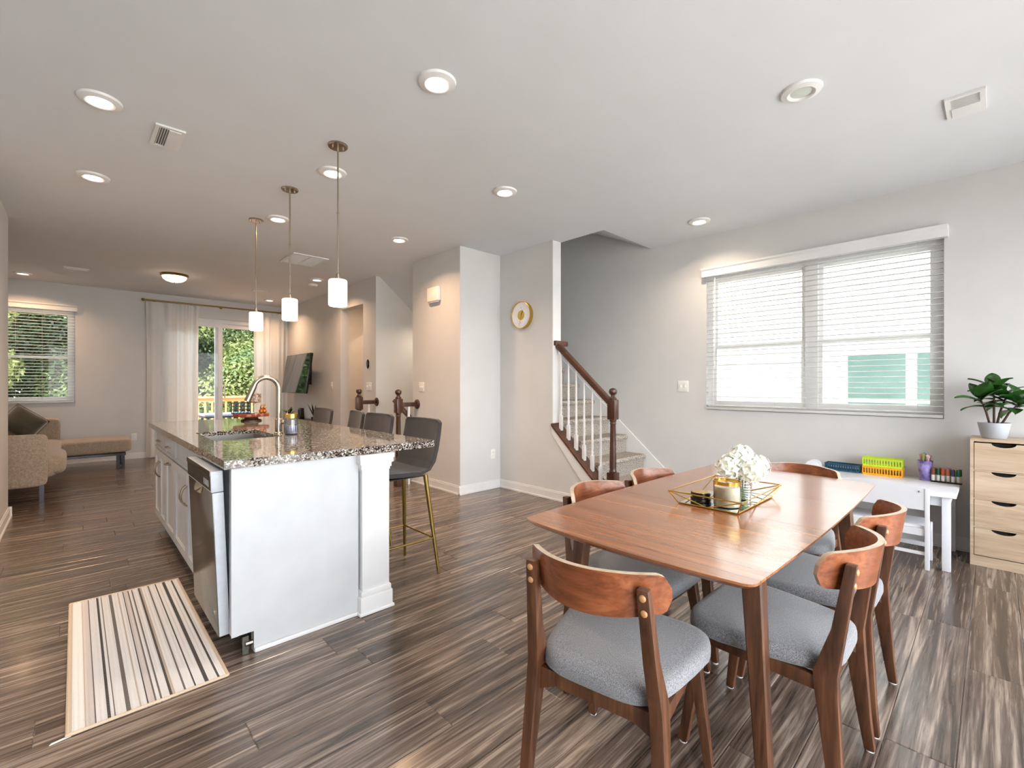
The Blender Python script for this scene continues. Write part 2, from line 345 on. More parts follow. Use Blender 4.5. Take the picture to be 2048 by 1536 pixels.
# floor: slab + planks
slab = MB().box(XL, XR, YR, 5.17, -.1, -.006).box(-3.3, 3.0, 5.17, 6.17, -.1, -.006).box(-3.3, 5.5, 6.17, YB, -.1, -.006)
floor = struct('floor', slab, M_slab, 'dark brown wood plank floor', smooth=False)
PW, PL = .183, 1.22
def plank_mesh():
    c = .0022; t = -.010; mb = MB()
    mb.add([(0,0,t),(1,0,t),(1,1,t),(0,1,t),(0,0,-c),(1,0,-c),(1,1,-c),(0,1,-c),(c*1.2,c*8,0),(1-c*1.2,c*8,0),(1-c*1.2,1-c*8,0),(c*1.2,1-c*8,0)],
           [(0,1,5,4),(1,2,6,5),(2,3,7,6),(3,0,4,7),(4,5,9,8),(5,6,10,9),(6,7,11,10),(7,4,8,11),(8,9,10,11)])
    return mb.mesh('plank', M_floor, smooth=False)
pm = plank_mesh(); planks = []
fx, fy = math.sin(math.radians(43.597)), math.cos(math.radians(43.597))
k0 = int((YR-.087)/PW)-1
for k in range(k0, 60):
    ya = .087+PW*k; yb = ya+PW
    ya, yb = max(ya, YR), min(yb, YB)
    if yb-ya < .02: continue
    ym = (ya+yb)/2
    xa, xb = (XL, XR) if ym < 4.6 else ((-.455, 4.0) if ym < 5.17 else ((-.455, 3.0) if ym < 6.17 else ((-3.3 if ym > 6.38 else -.455), 5.5 if ym > 6.3 and ym < 8.6 else XW)))
    x = xa-random.uniform(0, PL)
    while x < xb:
        a, b = max(x, xa), min(x+PL, xb)
        if b-a > .02: planks.append((a, b, ya, yb))
        x += PL
def vis(p):
    best = None
    for X_ in (p[0], p[1]):
        for Y_ in (p[2], p[3]):
            d = X_*fx+Y_*fy; r = X_*fy-Y_*fx
            if d > .9 and abs(r/d) < 1.16: best = min(best, d) if best else d
    return best
order = sorted(planks, key=lambda p: vis(p) or 99)
near = [p for p in order if vis(p)][:296]; ns = set(near); rest = [p for p in planks if p not in ns]
for a, b, c, d in near:
    o = bpy.data.objects.new('plank', pm); COL.objects.link(o); o.parent = floor; o.location = (a, c, 0); o.scale = (b-a-.0006, d-c-.0006, 1)
fm = MB()
for a, b, c, d in rest: fm.box(a, b-.001, c, d-.001, -.01, 0)
ro = fm.build('plank_field', M_floor, floor, smooth=False); ro['kind'] = 'stuff'

# baseboards
def base(name, segs, label):
    mb = MB()
    for x0, x1, y0, y1, (nx, ny) in segs:
        def prof(x0,x1,y0,y1,t,z0,z1):
            if nx: mb.box(min(x0,x0+nx*t),max(x0,x0+nx*t),y0,y1,z0,z1)
            else: mb.box(x0,x1,min(y0,y0+ny*t),max(y0,y0+ny*t),z0,z1)
        prof(x0,x1,y0,y1,.014,.001,.085); prof(x0,x1,y0,y1,.009,.085,.1); prof(x0,x1,y0,y1,.026,.001,.018)
    return struct(name, mb, M_trim, label, smooth=False)
base('baseboard_right', [(XR,XR,YR,2.45,(-1,0))], 'white baseboard under the wide window')
base('baseboard_block', [(XW,XW,4.165,5.17,(-1,0)),(XW-.02,3.765,4.165,4.165,(0,-1)),(3.765,3.765,2.63,4.165,(-1,0))], 'white baseboard around the projecting corner')
base('baseboard_hall', [(XW,XW,6.17,6.576,(-1,0)),(XW,XW,7.386,YB,(-1,0))], 'white baseboard below the television')
base('baseboard_back', [(-3.3,1.05,YB,YB,(0,-1)),(2.95,XW,YB,YB,(0,-1))], 'white baseboard along the far wall')
base('baseboard_left', [(-.455,-.455,4.6,6.40,(1,0)),(XL,-.43,6.38,6.38,(0,1))], 'white baseboard at the left wall end')
# stair skirts
sy = lambda y: .33+.86*(y-2.6)
struct('trim_1', MB().prism([(2.45,.001),(2.62,.001),(5.0,sy(5.0)-.35),(5.0,sy(5.0)),(2.6,sy(2.6)),(2.45,.2)], XR-.016, XR-.001, 'x'), M_trim, 'white skirt board up the stairs on the window wall', smooth=False)
struct('trim_2', MB().prism([(2.62,.02),(2.70,.02),(3.318,ky(3.318)-.085),(3.318,ky(3.318)-.002),(2.62,ky(2.62)-.002)], 3.765-.014, 3.764, 'x'), M_trim, 'white sloping trim under the dark stair cap', smooth=False)
struct('trim_3', MB().box(3.762,3.893,3.306,3.3195,ky(3.32)+.03,CZ), M_trim, 'bright end face of the clock wall', smooth=False)

# ---------------------------------------------------------------- stairs up
st = thing('staircase', 'carpeted staircase rising behind the dark wooden railing', 'staircase', (4.365, 2.585, 0))
rise, run = .205, .243
def step_mb():
    pr = [(0,-rise+.001),(0,-.05),(-.022,-.048),(-.032,-.03),(-.032,-.015),(-.02,0),(run+.02,0),(run+.02,-rise)]
    return MB().prism(pr, -.452, .452, 'x')
sm = step_mb().mesh('step', M_carpet, angle=50)
for k in range(9):
    o = bpy.data.objects.new('step', sm); COL.objects.link(o); o.parent = st; o.location = (0, run*k, .235+rise*k)
MB().box(-.455,.455,.0,.06,.0,.04).build('step_foot', M_carpet, st, smooth=False)
rl = thing('stair_railing', 'dark wooden stair railing with white balusters beside the clock wall', 'railing', (3.83, 2.583, 0))
def newel_mb(z0, zb, zs, zt, ztop, w=.09):
    return (MB().box(-w/2,w/2,-w/2,w/2,z0,zb), MB().lathe([(.034,zb),(.038,zb+.012),(.030,zb+.03),(.034,zb+.05),(.031,(zb+zs)/2),(.027,zs-.05),(.032,zs-.04),(.028,zs-.025),(.034,zs-.01),(.034,zs)],20),
            MB().box(-w*.47,w*.47,-w*.47,w*.47,zs,zt), MB().lathe([(.036,zt),(.038,zt+.012),(.022,zt+.03),(.020,zt+.045),(.036,zt+.06),(.041,zt+.08),(.036,zt+.1),(.018,zt+.112),(.001,zt+.115)],20))
def newel(parent, off, z0, zb, zs, zt):
    a, b, c, d = newel_mb(z0, zb, zs, zt, 0)
    nb = a.build('newel_base', M_newel, parent, bevel=.006); nb.location = off
    for mb, n in ((b,'newel_shaft'),(c,'newel_block'),(d,'newel_finial')):
        o = mb.build(n, M_newel, parent, bevel=.01 if n == 'newel_block' else 0); o.location = off
newel(rl, (0,0,0), .001, .385, .905, 1.10)
MB().prism([(.046,ky(2.629)+.001),(.735,ky(3.318)+.001),(.735,ky(3.318)+.029),(.046,ky(2.629)+.029)], -.09, .08, 'x').build('stair_cap', M_rail, rl, bevel=.004)
hz = lambda y: 1.045+.893*y
def rail_prof(mb, pts, w=.058, h=.06):
    for a, b in zip(pts, pts[1:]): mb.bar(a, b, w, h)
    return mb
rail_prof(MB(), [(0,.035,hz(.035)),(0,.735,hz(.735))]).build('handrail', M_rail, rl, bevel=.014, seg=3)
rail_prof(MB(), [(.12,.76,hz(.70)),(.12,1.5,hz(1.44))]).build('upper_handrail', M_rail, rl, bevel=.014, seg=3)
MB().bar((-.055,.725,hz(.735)),(.15,.725,hz(.735)),.07,.055).build('rail_return', M_rail, rl, bevel=.01)
for i in range(6):
    y = .145+.104*i; zb = ky(2.583+y)+.029; zt = hz(y)-.03
    MB().box(-.016,.016,-.016,.016,zb-.012,zb+.15).lathe([(.016,zb+.15),(.011,zb+.165),(.0155,zb+.185),(.010,zb+.205),(.0135,zb+.23),(.008,zt)],12).build('baluster', M_trim, rl, angle=40).location = (0,y,0)

# stairs down: rails, newels, steps
sd = thing('lower_staircase', 'carpeted steps going down below the sloping soffit', 'staircase', (3.0, 5.67, 0))
lsm = MB().prism([(0,0),(.26,0),(.26,-.22),(0,-.22)], -.495, .495, 'y').mesh('step', M_carpet, smooth=False)
for k in range(7):
    o = bpy.data.objects.new('step', lsm); COL.objects.link(o); o.parent = sd; o.location = (.01+.26*k, 0, -.2*(k+1))
for name, yy, lab in (('guard_railing', 5.06, 'short dark guard rail with newel behind the nearest bar stool'), ('guard_railing', 6.14, 'short dark guard rail with newel in front of the doorway wall')):
    g = thing(name, lab, 'railing', (2.885, yy, 0), 0, 'guard rails at the lower stairs')
    newel(g, (0,0,0), .001, .22, .90, 1.075)
    MB().bar((.03,0,1.0),(.252,0,1.0),.05,.055).build('handrail', M_newel, g, bevel=.012)
    MB().lathe([(.062,0),(.062,.008),(.05,.018),(.0,.018)],24,T((.269,0,1.0),0,-PI/2,0)).build('rosette', M_newel, g)
    MB().box(.13,.155,-.0125,.0125,.001,.975).build('baluster', M_trim, g)
    if yy < 5.5: MB().bar((-.03,.05,1.06),(.36,.05,.66),.05,.05).build('descending_handrail', M_newel, g, bevel=.01)

# ---------------------------------------------------------------- windows, blinds
def window_x(name, x, y0, y1, z0, z1, label, mull=None, meet=None):
    w = tag(MB().box(x+.05,x+.13,y0,y0+.05,z0,z1).box(x+.05,x+.13,y1-.05,y1,z0,z1).box(x+.05,x+.13,y0+.05,y1-.05,z1-.05,z1).box(x+.05,x+.13,y0+.05,y1-.05,z0,z0+.05).build(name, M_vinyl, smooth=False), label, kind='structure')
    spans = [(y0+.05, y1-.05)] if not mull else [(y0+.05, mull-.05), (mull+.05, y1-.05)]
    if mull: MB().box(x+.05,x+.13,mull-.05,mull+.05,z0+.05,z1-.05).build('mullion', M_vinyl, w, smooth=False)
    for a, b in spans:
        for lo, hi, dx in ((z0+.05, meet+.02, .0), (meet-.02, z1-.05, .03)):
            MB().box(x+.06+dx,x+.085+dx,a,a+.035,lo,hi).box(x+.06+dx,x+.085+dx,b-.035,b,lo,hi).box(x+.06+dx,x+.085+dx,a+.035,b-.035,lo,lo+.04).box(x+.06+dx,x+.085+dx,a+.035,b-.035,hi-.04,hi).build('sash', M_vinyl, w, smooth=False)
            MB().box(x+.071+dx,x+.075+dx,a+.03,b-.03,lo+.03,hi-.03).build('pane', M_glass, w, smooth=False)
    return w
window_x('window_1', XR, *wr, 'wide twin window above the white kids table', 1.155, 1.64)
def window_y(name, y, x0, x1, z0, z1, label, meet=None, s=1):
    q = lambda a, b: (min(y+s*a,y+s*b), max(y+s*a,y+s*b))
    w = tag(MB().box(x0,x0+.05,*q(.05,.13),z0,z1).box(x1-.05,x1,*q(.05,.13),z0,z1).box(x0+.05,x1-.05,*q(.05,.13),z1-.05,z1).box(x0+.05,x1-.05,*q(.05,.13),z0,z0+.05).build(name, M_vinyl, smooth=False), label, kind='structure')
    for lo, hi, d in (((z0+.05, meet+.02, .0), (meet-.02, z1-.05, .03)) if meet else ((z0+.05, z1-.05, 0),)):
        a, b = x0+.05, x1-.05
        MB().box(a,a+.035,*q(.06+d,.085+d),lo,hi).box(b-.035,b,*q(.06+d,.085+d),lo,hi).box(a+.035,b-.035,*q(.06+d,.085+d),lo,lo+.04).box(a+.035,b-.035,*q(.06+d,.085+d),hi-.04,hi).build('sash', M_vinyl, w, smooth=False)
        MB().box(a+.03,b-.03,*q(.071+d,.075+d),lo+.03,hi-.03).build('pane', M_glass, w, smooth=False)
    return w
window_y('window_2', YB, *wb, 'back window with half-open white blinds above the sofa', 1.67)
window_y('window_added', YR, *added_rearwin, 'broad window added behind the viewer for daylight', None, -1)  # unseen window, added and sized to brighten the room
# blinds: local x along the window, y depth (towards the room = -y)
def blinds(label, loc, rz, w, h, val_ext, tilt):
    b = thing('window_blind', label, 'blind', loc, rz)
    n = int(h/.0465); s = MB()
    pr = [((v/4-.5)*.042, .0035*(1-(v/2-1)**2)) for v in range(5)]
    s.prism(pr+[(a, b-.0036) for a, b in pr[::-1]], -w/2, w/2, 'x')
    sme = s.mesh('slat', M_slat)
    for i in range(n):
        o = bpy.data.objects.new('slat', sme); COL.objects.link(o); o.parent = b; o.location = (0, 0, .05+.0465*i); o.rotation_euler = (tilt, 0, 0)
    MB().box(-w/2,w/2,-.026,.026,.006,.03).build('bottom_rail', M_slat, b, bevel=.003)
    v = MB().prism([(-.038,-.005),(-.038,.055),(-.05,.07),(-.05,.085),(.03,.085),(.03,-.005)], -w/2-val_ext, w/2+val_ext, 'x').build('valance', M_trim, b, smooth=False); v.location = (0, -.03, h-.03)
    for x in (-w*.42, -w*.14, w*.14, w*.42):
        MB().tube([(x,-.026,.03),(x,-.026,h)],.0011,6).build('ladder_cord', M_slat, b)
    MB().tube([(-w/2+.1,-.045,h-.05),(-w/2+.1,-.045,h*.3)],.004,8).build('tilt_wand', M_plast, b)
blinds('white slatted blind on the wide twin window', (XR+.005, (wr[0]+wr[1])/2, wr[2]), -PI/2, wr[1]-wr[0]-.01, wr[3]-wr[2], .03, 0)
blinds('white slatted blind on the back window above the sofa', ((wb[0]+wb[1])/2, YB+.005, wb[2]), 0, wb[1]-wb[0]-.01, wb[3]-wb[2], .03, .0)

# sliding door
sdn = tag(wally(MB(), YB+.04, YB+.13, 1.1, 2.9, 0.001, 2.47, [(1.16, 2.84, .05, 2.40)]).build('door_1', M_trim, smooth=False), 'white sliding glass door to the deck', kind='structure')
for a, b, d in ((1.16, 2.02, .06), (1.90, 2.84, .095)):
    f = wally(MB(), YB+d-.012, YB+d+.02, a, b, .05, 2.40, [(a+.07, b-.07, .15, 2.32)]).build('door_panel', M_trim, sdn, smooth=False)
    MB().box(a+.06,b-.06,YB+d+.002,YB+d+.006,.14,2.33).build('pane', M_glass, f, smooth=False)
MB().box(2.045,2.065,YB+.04,YB+.06,1.0,1.25).build('door_handle', M_plast, sdn, bevel=.004)
tag(wallx(MB(), XW-.001, XW+.141, 6.57, 7.39, 0, 2.48, [(6.577,7.385,-.1,2.474)]).build('door_2', M_wall, smooth=False), 'plain cased opening in the television wall', kind='structure')
w4 = tag(MB().box(5.46,5.499,7.55,8.35,1.55,1.6).box(5.46,5.499,7.55,8.35,2.2,2.25).box(5.46,5.499,7.55,7.6,1.55,2.25).box(5.46,5.499,8.3,8.35,1.55,2.25).build('window_4', M_trim, smooth=False), 'small window glimpsed through the doorway', kind='structure')
MB().box(5.485,5.497,7.6,8.3,1.6,2.2).build('pane', emit('hall_pane_glow', (225,240,235), 1.2), w4)  # pane glows on its own in place of daylight from outside

# curtains
def curtain(label, x0, x1, seed):
    c = thing('curtain', label, 'curtain', ((x0+x1)/2, 9.88, 0), 0, 'white curtains at the sliding door'); r = random.Random(seed); ph = r.uniform(0, 6); w = x1-x0
    def fn(u, v, off=0):
        z = 2.66*(1-v)+.015*v; amp = .022+.02*v
        a = u*w*2*PI/.21+ph+.9*math.sin(u*6+ph)
        return ((u-.5)*w*(1-.04*math.sin(PI*v)), amp*math.sin(a)+.010*math.sin(2.3*a+1+v)+off, z)
    m = MB().grid(lambda u, v: fn(u, v), 150, 14); m.grid(lambda u, v: fn(u, v, .004), 150, 14)
    m.build('drape', M_curtain, c, angle=80)
    MB().grid(lambda u, v: (fn(u,0)[0], fn(u,0)[1]-.004, 2.66-.07*v), 150, 1).build('heading', M_curtain, c, angle=80)
curtain('white curtain left of the sliding glass door', .87, 1.62, 3)
curtain('white curtain right of the sliding glass door by the television', 2.5, 3.06, 5)
rd = thing('curtain_rod', 'antique brass curtain rod above the sliding door', 'curtain rod', (1.98, 9.88, 2.685))
MB().tube([(-1.13,0,0),(1.13,0,0)],.013,12).build('rod', M_brass, rd)
for x in (-1.15, 1.15): MB().sphere((x,0,0),.024).build('finial', M_brass, rd)
for x in (-1.0, 0, 1.0): MB().tube([(x,0,0),(x,.118,0)],.008,8).lathe([(.025,0),(.025,.006)],16,T((x,.118,0),PI/2)).build('bracket', M_brass, rd)

# ---------------------------------------------------------------- ceiling fixtures
WARM = (1.0, .80, .60); WARMER = (1.0, .62, .36)
M_lens = emit('lamp_lens', (255,240,215), 9.0)
M_lensoff = mat('lamp_lens_off', (205,212,205), .3)
trim_m = MB().lathe([(.098,0),(.094,-.012),(.066,-.020),(.056,-.016),(.052,-.010)],36,cap=False).mesh('trim_ring', M_trim)
lens_on = MB().lathe([(.052,-.010),(.03,-.014),(.0,-.015)],28,cap=False).mesh('lens', M_lens); lens_off = MB().lathe([(.052,-.010),(.03,-.014),(.0,-.015)],28,cap=False).mesh('lens', M_lensoff)
lights = [(.10,3.40,1,'nearer of two lit downlights at the left above the kitchen floor'),(1.36,1.99,1,'largest lit downlight, near the top centre of the ceiling'),(2.81,.71,0,'unlit downlight above the dining table'),
          (.10,4.68,1,'farther of two lit downlights at the left above the kitchen floor'),(1.38,3.37,1,'lit downlight behind the nearest pendant rod'),(2.53,2.74,1,'lit downlight in the middle of the ceiling between pendants and stairs'),
          (1.39,4.67,1,'lit downlight between the two farther pendant rods'),(2.54,4.44,1,'lit downlight in front of the projecting wall corner'),(4.34,1.95,1,'lit downlight close to the wide window valance'),
          (-.53,9.43,1,'lit downlight above the back window'),(2.62,6.98,1,'lit downlight near the smoke detector'),(2.62,9.28,1,'lit downlight above the right curtain')]
for x, y, on, lab in lights:
    t = thing('recessed_light', lab, 'ceiling light', (x,y,CZ), 0, 'recessed ceiling lights')
    for me, n in ((trim_m,'trim_ring'),(lens_on if on else lens_off,'lens')):
        o = bpy.data.objects.new(n, me); COL.objects.link(o); o.parent = t
    if on:
        d = bpy.data.lights.new('bulb','AREA'); d.shape = 'DISK'; d.size = .09; d.energy = 6 if y < 4 else 9; d.color = WARM if y < 4 else WARMER; d.spread = math.radians(140)
        o = bpy.data.objects.new('bulb', d); COL.objects.link(o); o.parent = t; o.location = (0,0,-.022)
M_opal = emit('opal_glass', (255,240,220), 2.6)
for y, lab in ((2.97,'nearest pendant lamp above the kitchen island'),(3.90,'middle pendant lamp above the kitchen island'),(4.85,'farthest pendant lamp above the kitchen island')):
    t = thing('pendant_lamp', lab, 'pendant lamp', (1.25,y,CZ), 0, 'pendants above the island')
    MB().lathe([(.063,0),(.063,-.008),(.058,-.014),(.0,-.016)],36).build('canopy', M_nickel, t)
    for s in (-1,1): MB().lathe([(.006,-.014),(.006,-.028),(.0,-.03)],10,T((.035*s,0,0))).build('canopy_screw', M_nickel, t)
    MB().tube([(0,0,-.014),(0,0,-.44)],.0055,10).tube([(0,0,-.44),(0,0,-.45)],.0075,10).tube([(0,0,-.45),(0,0,-.855)],.0055,10).build('rod', M_nickel, t)
    MB().lathe([(.006,-.84),(.012,-.845),(.012,-.865),(.017,-.868),(.017,-.885),(.0,-.885)],18).build('socket', M_nickel, t)
    MB().lathe([(.02,-.883),(.054,-.885),(.058,-.892),(.058,-1.05),(.052,-1.056),(.048,-1.05),(.05,-.9),(.02,-.892)],36).build('shade', M_opal, t)
t = thing('flush_light', 'flush ceiling lamp with frosted bowl in the living room', 'ceiling light', (1.03,8.08,CZ))
MB().lathe([(.165,0),(.17,-.012),(.155,-.03),(.14,-.034)],40,cap=False).build('rim', M_brass, t)
MB().lathe([(.148,-.03),(.135,-.062),(.1,-.09),(.05,-.106),(0,-.11)],36,cap=False).build('bowl', emit('frosted_bowl', (255,226,190), 4.5), t)
MB().sphere((0,0,-.113),.009).build('finial', M_brass, t)
for (x, y, z, e, lab) in ((3.72,7.55,CZ,9,'added fill lamp brightening the small room past the doorway'),(4.75,7.9,CZ,6,'second added fill lamp past the doorway'),(3.9,5.67,2.2,3.5,'added fill lamp brightening the lower stairs under the soffit')):
    t = thing('added_fill_lamp', lab, 'ceiling light', (x,y,z))  # unseen lamps added to brighten the hall and the lower stairs
    MB().lathe([(.09,0),(.09,-.015),(.06,-.03),(.0,-.034)],28).build('diffuser', M_lens, t); MB().lathe([(.1,.0),(.1,-.008),(.09,-.012)],28,cap=False).build('rim', M_brass, t)
    d = bpy.data.lights.new('bulb','AREA'); d.shape = 'DISK'; d.size = .12; d.energy = e; d.color = WARMER if y > 6 else WARM; o = bpy.data.objects.new('bulb', d); COL.objects.link(o); o.parent = t; o.location = (0,0,-.045)
M_vdark = mat('vent_dark', (110,114,120), .6)
def vent(x0, x1, y0, y1, label, split, along='x', half=False):
    t = thing('ceiling_vent', label, 'vent', ((x0+x1)/2,(y0+y1)/2,CZ), 0, 'ceiling air vents'); w, h = (x1-x0)/2, (y1-y0)/2; r = min(.03, .28*min(w,h))
    wally(MB(), -.012, 0, -w, w, -h, h, [(-w+r, w-r, -h+r, h-r)]).build('frame', M_trim, t, smooth=False).rotation_euler = (PI/2,0,0)
    MB().box(-w+r,w-r,-h+r,h-r,-.0035,-.0005).build('backing', M_vdark, t)
    if split:
        MB().box(-.006,.006,-h+r,h-r,-.012,-.003).build('divider', M_trim, t)
    n = max(4, int((2*h-2*r)/.011)) if along == 'x' else max(4, int((2*w-2*r)/.011))
    if half: MB().box(-.005,w-r,-h+r,h-r,-.016,-.002).build('damper_plate', M_trim, t)
    me = (MB().box(-w+r,w-r,-.0015,.0015,-.010,-.0028) if along == 'x' else MB().box(-.0015,.0015,-h+r,h-r,-.010,-.0028)).mesh('louvre', M_trim, smooth=False)
    for i in range(n):
        q = -1+2*(i+.5)/n; o = bpy.data.objects.new('louvre', me); COL.objects.link(o); o.parent = t
        o.location = (0, q*(h-r), 0) if along == 'x' else (q*(w-r), 0, 0)
vent(.35,.50,3.46,3.77,'square air vent between the two left downlights',False,'y',True)
vent(3.465,3.74,.03,.19,'square air vent at the upper right of the ceiling',False,'y',True)
vent(-.11,.14,8.50,8.62,'long slim air vent near the back window',True,'x')
vent(1.88,2.30,5.73,6.25,'large two-panel return air grille beside the pendant rods',True,'x')
vent(2.13,2.39,8.42,8.54,'long slim air vent above the sliding door',True,'x')
t = thing('smoke_detector', 'round white smoke detector on the ceiling near the television wall', 'smoke detector', (2.70,7.36,CZ))
MB().lathe([(.07,0),(.07,-.012),(.06,-.035),(0,-.038)],32).build('body', M_plast, t); MB().lathe([(.012,-.036),(.012,-.041),(0,-.041)],12,T((.02,0,0))).build('button', M_grey, t)

# ---------------------------------------------------------------- wall plates, chime, clock, thermostat
def plate(label, loc, rz, w, h, toggles, kind='switch'):       # local -y faces the room
    t = thing('light_switch' if kind == 'switch' else 'wall_outlet', label, 'switch' if kind == 'switch' else 'outlet', loc, rz)
    MB().box(-w/2,w/2,-.006,-.0005,-h/2,h/2).build('plate', M_plast, t, bevel=.002)
    for i in range(toggles):
        x = (i-(toggles-1)/2)*.046
        if kind == 'switch': MB().box(x-.005,x+.005,-.016,-.005,-.011,.011).build('toggle', M_plast, t, bevel=.001)
        else:
            for z in (-.02,.02):
                q = MB().lathe([(.0165,0),(.0165,.003)],20,T((x,-.009,z),-PI/2)).build('socket', M_plast, t); MB().box(x-.008,x-.006,-.0098,-.009,z-.002,z+.007).box(x+.006,x+.008,-.0098,-.009,z-.002,z+.007).build('slot', M_black, q)
plate('double light switch on the window wall beside the stairs', (XR,2.355,1.23), -PI/2, .12, .12, 2)
plate('double light switch on the projecting wall corner', (XW,4.96,1.22), -PI/2, .115, .12, 2)
plate('triple light switch beside the doorway under the thermostat', (XW,6.385,1.225), -PI/2, .16, .12, 3)
plate('light switch between television and doorway', (XW,7.74,1.235), -PI/2, .075, .12, 1)
plate('power outlet low on the wall return next to the clock wall', (3.645,4.165,.413), 0, .072, .115, 1, 'outlet')
plate('power outlet low on the far wall beside the chaise', (.72,YB,.37), 0, .072, .115, 1, 'outlet')
t = thing('door_chime', 'white door chime box high on the projecting wall', 'door chime', (XW,4.655,2.335), -PI/2)
MB().box(-.115,.115,-.05,-.0005,-.085,.085).build('cover', M_plast, t, bevel=.012); MB().box(-.09,.09,-.04,-.01,-.1,-.08).build('speaker_slot', M_grey, t)
t = thing('thermostat', 'black oval thermostat above the triple light switch', 'thermostat', (XW,6.40,1.555), -PI/2)
MB().sphere((0,-.012,0),.052,24,14,(.8,.3,1.35)).build('body', M_black, t); MB().sphere((0,-.004,0),.056,24,10,(.82,.1,1.35)).build('backplate', M_plast, t)
t = thing('wall_clock', 'round white wall clock with thick gold rim', 'clock', (3.765,3.765,2.05), -PI/2)
MB().lathe([(.15,-.0005),(.158,.0),(.158,.045),(.150,.047),(.148,.040),(.148,.02)],56,T((0,0,0),PI/2),cap=False).build('rim', M_gold, t)
MB().lathe([(.149,.02),(.149,.036),(0,.0365)],56,T((0,0,0),PI/2)).build('dial', mat('clock_dial',(238,236,240),.4), t)
MB().lathe([(.055,.036),(.055,.0385),(0,.0388)],40,T((0,0,0),PI/2)).build('centre_disc', M_gold, t)
MB().bar((.0,-.041,.0),(-.026,-.041,-.12),.004,.002).build('minute_hand', M_gold, t); MB().bar((0,-.042,0),(.03,-.042,.06),.006,.002).build('hour_hand', M_gold, t)
for k in range(4): MB().bar((.10*math.cos(k*PI/2),-.0375,.10*math.sin(k*PI/2)),(.075*math.cos(k*PI/2),-.0375,.075*math.sin(k*PI/2)),.003,.001).build('hour_mark', M_gold, t)

# ---------------------------------------------------------------- kitchen island
CT = .91; CB = .87
cx0, cx1, cy0, cy1 = .48, 1.59, 2.36, 5.25
sk = (.61, .985, 3.23, 3.87)
c = thing('countertop', 'speckled granite countertop of the kitchen island', 'countertop', ((cx0+cx1)/2,(cy0+cy1)/2,CB))
ox, oy = (cx0+cx1)/2, (cy0+cy1)/2
cm = MB()
for a, b, q, r in ((cx0,cx1,cy0,sk[2]),(cx0,cx1,sk[3],cy1),(cx0,sk[0],sk[2],sk[3]),(sk[1],cx1,sk[2],sk[3])):
    cm.box(a-ox,b-ox,q-oy,r-oy,0,CT-CB)
cm.build('slab', M_granite, c, merge=True, smooth=False)
s = thing('sink', 'undermount stainless steel sink in the island', 'sink', ((sk[0]+sk[1])/2,(sk[2]+sk[3])/2,.66))
w, h = (sk[1]-sk[0])/2-.002, (sk[3]-sk[2])/2-.002
wm = MB(); wm.box(-w,w,-h,h,0,.004).box(-w,-w+.004,-h,h,0,.222).box(w-.004,w,-h,h,0,.222).box(-w,w,-h,-h+.004,0,.222).box(-w,w,h-.004,h,0,.222)
M_sink = mat('sink_steel', (150,146,140), .32, 1., scale=80, stretch=(1,.1,1))
wm.build('basin', M_sink, s, smooth=False); MB().lathe([(.045,.004),(.042,.007),(.02,.005),(0,.005)],24).build('drain', M_nickel, s)
f = thing('faucet', 'tall arched brushed nickel faucet behind the sink', 'faucet', (1.025,3.43,CT))
MB().lathe([(.028,.0),(.028,.006),(.022,.012),(.022,.10),(.0175,.104),(.0175,.115),(0,.115)],24).build('body', M_nickel, f)
arc = [(0,0,.1),(0,0,.31)]+[(-.078+.078*math.cos(a*PI/12),0,.31+.078*math.sin(a*PI/12)) for a in range(1,12)]
MB().tube(arc,.016,16).build('spout', M_nickel, f)
e1 = Vector(arc[-1]); dd = (e1-Vector(arc[-2])).normalized()
MB().tube([e1, e1+dd*.11],[.018,.0195],16).build('spray_head', M_nickel, f)
MB().tube([(0,0,.075),(.05,-.008,.08)],.014,14).build('handle_hub', M_nickel, f); MB().tube([(.048,-.008,.08),(.056,-.008,.15)],.004,8).build('lever', M_nickel, f)

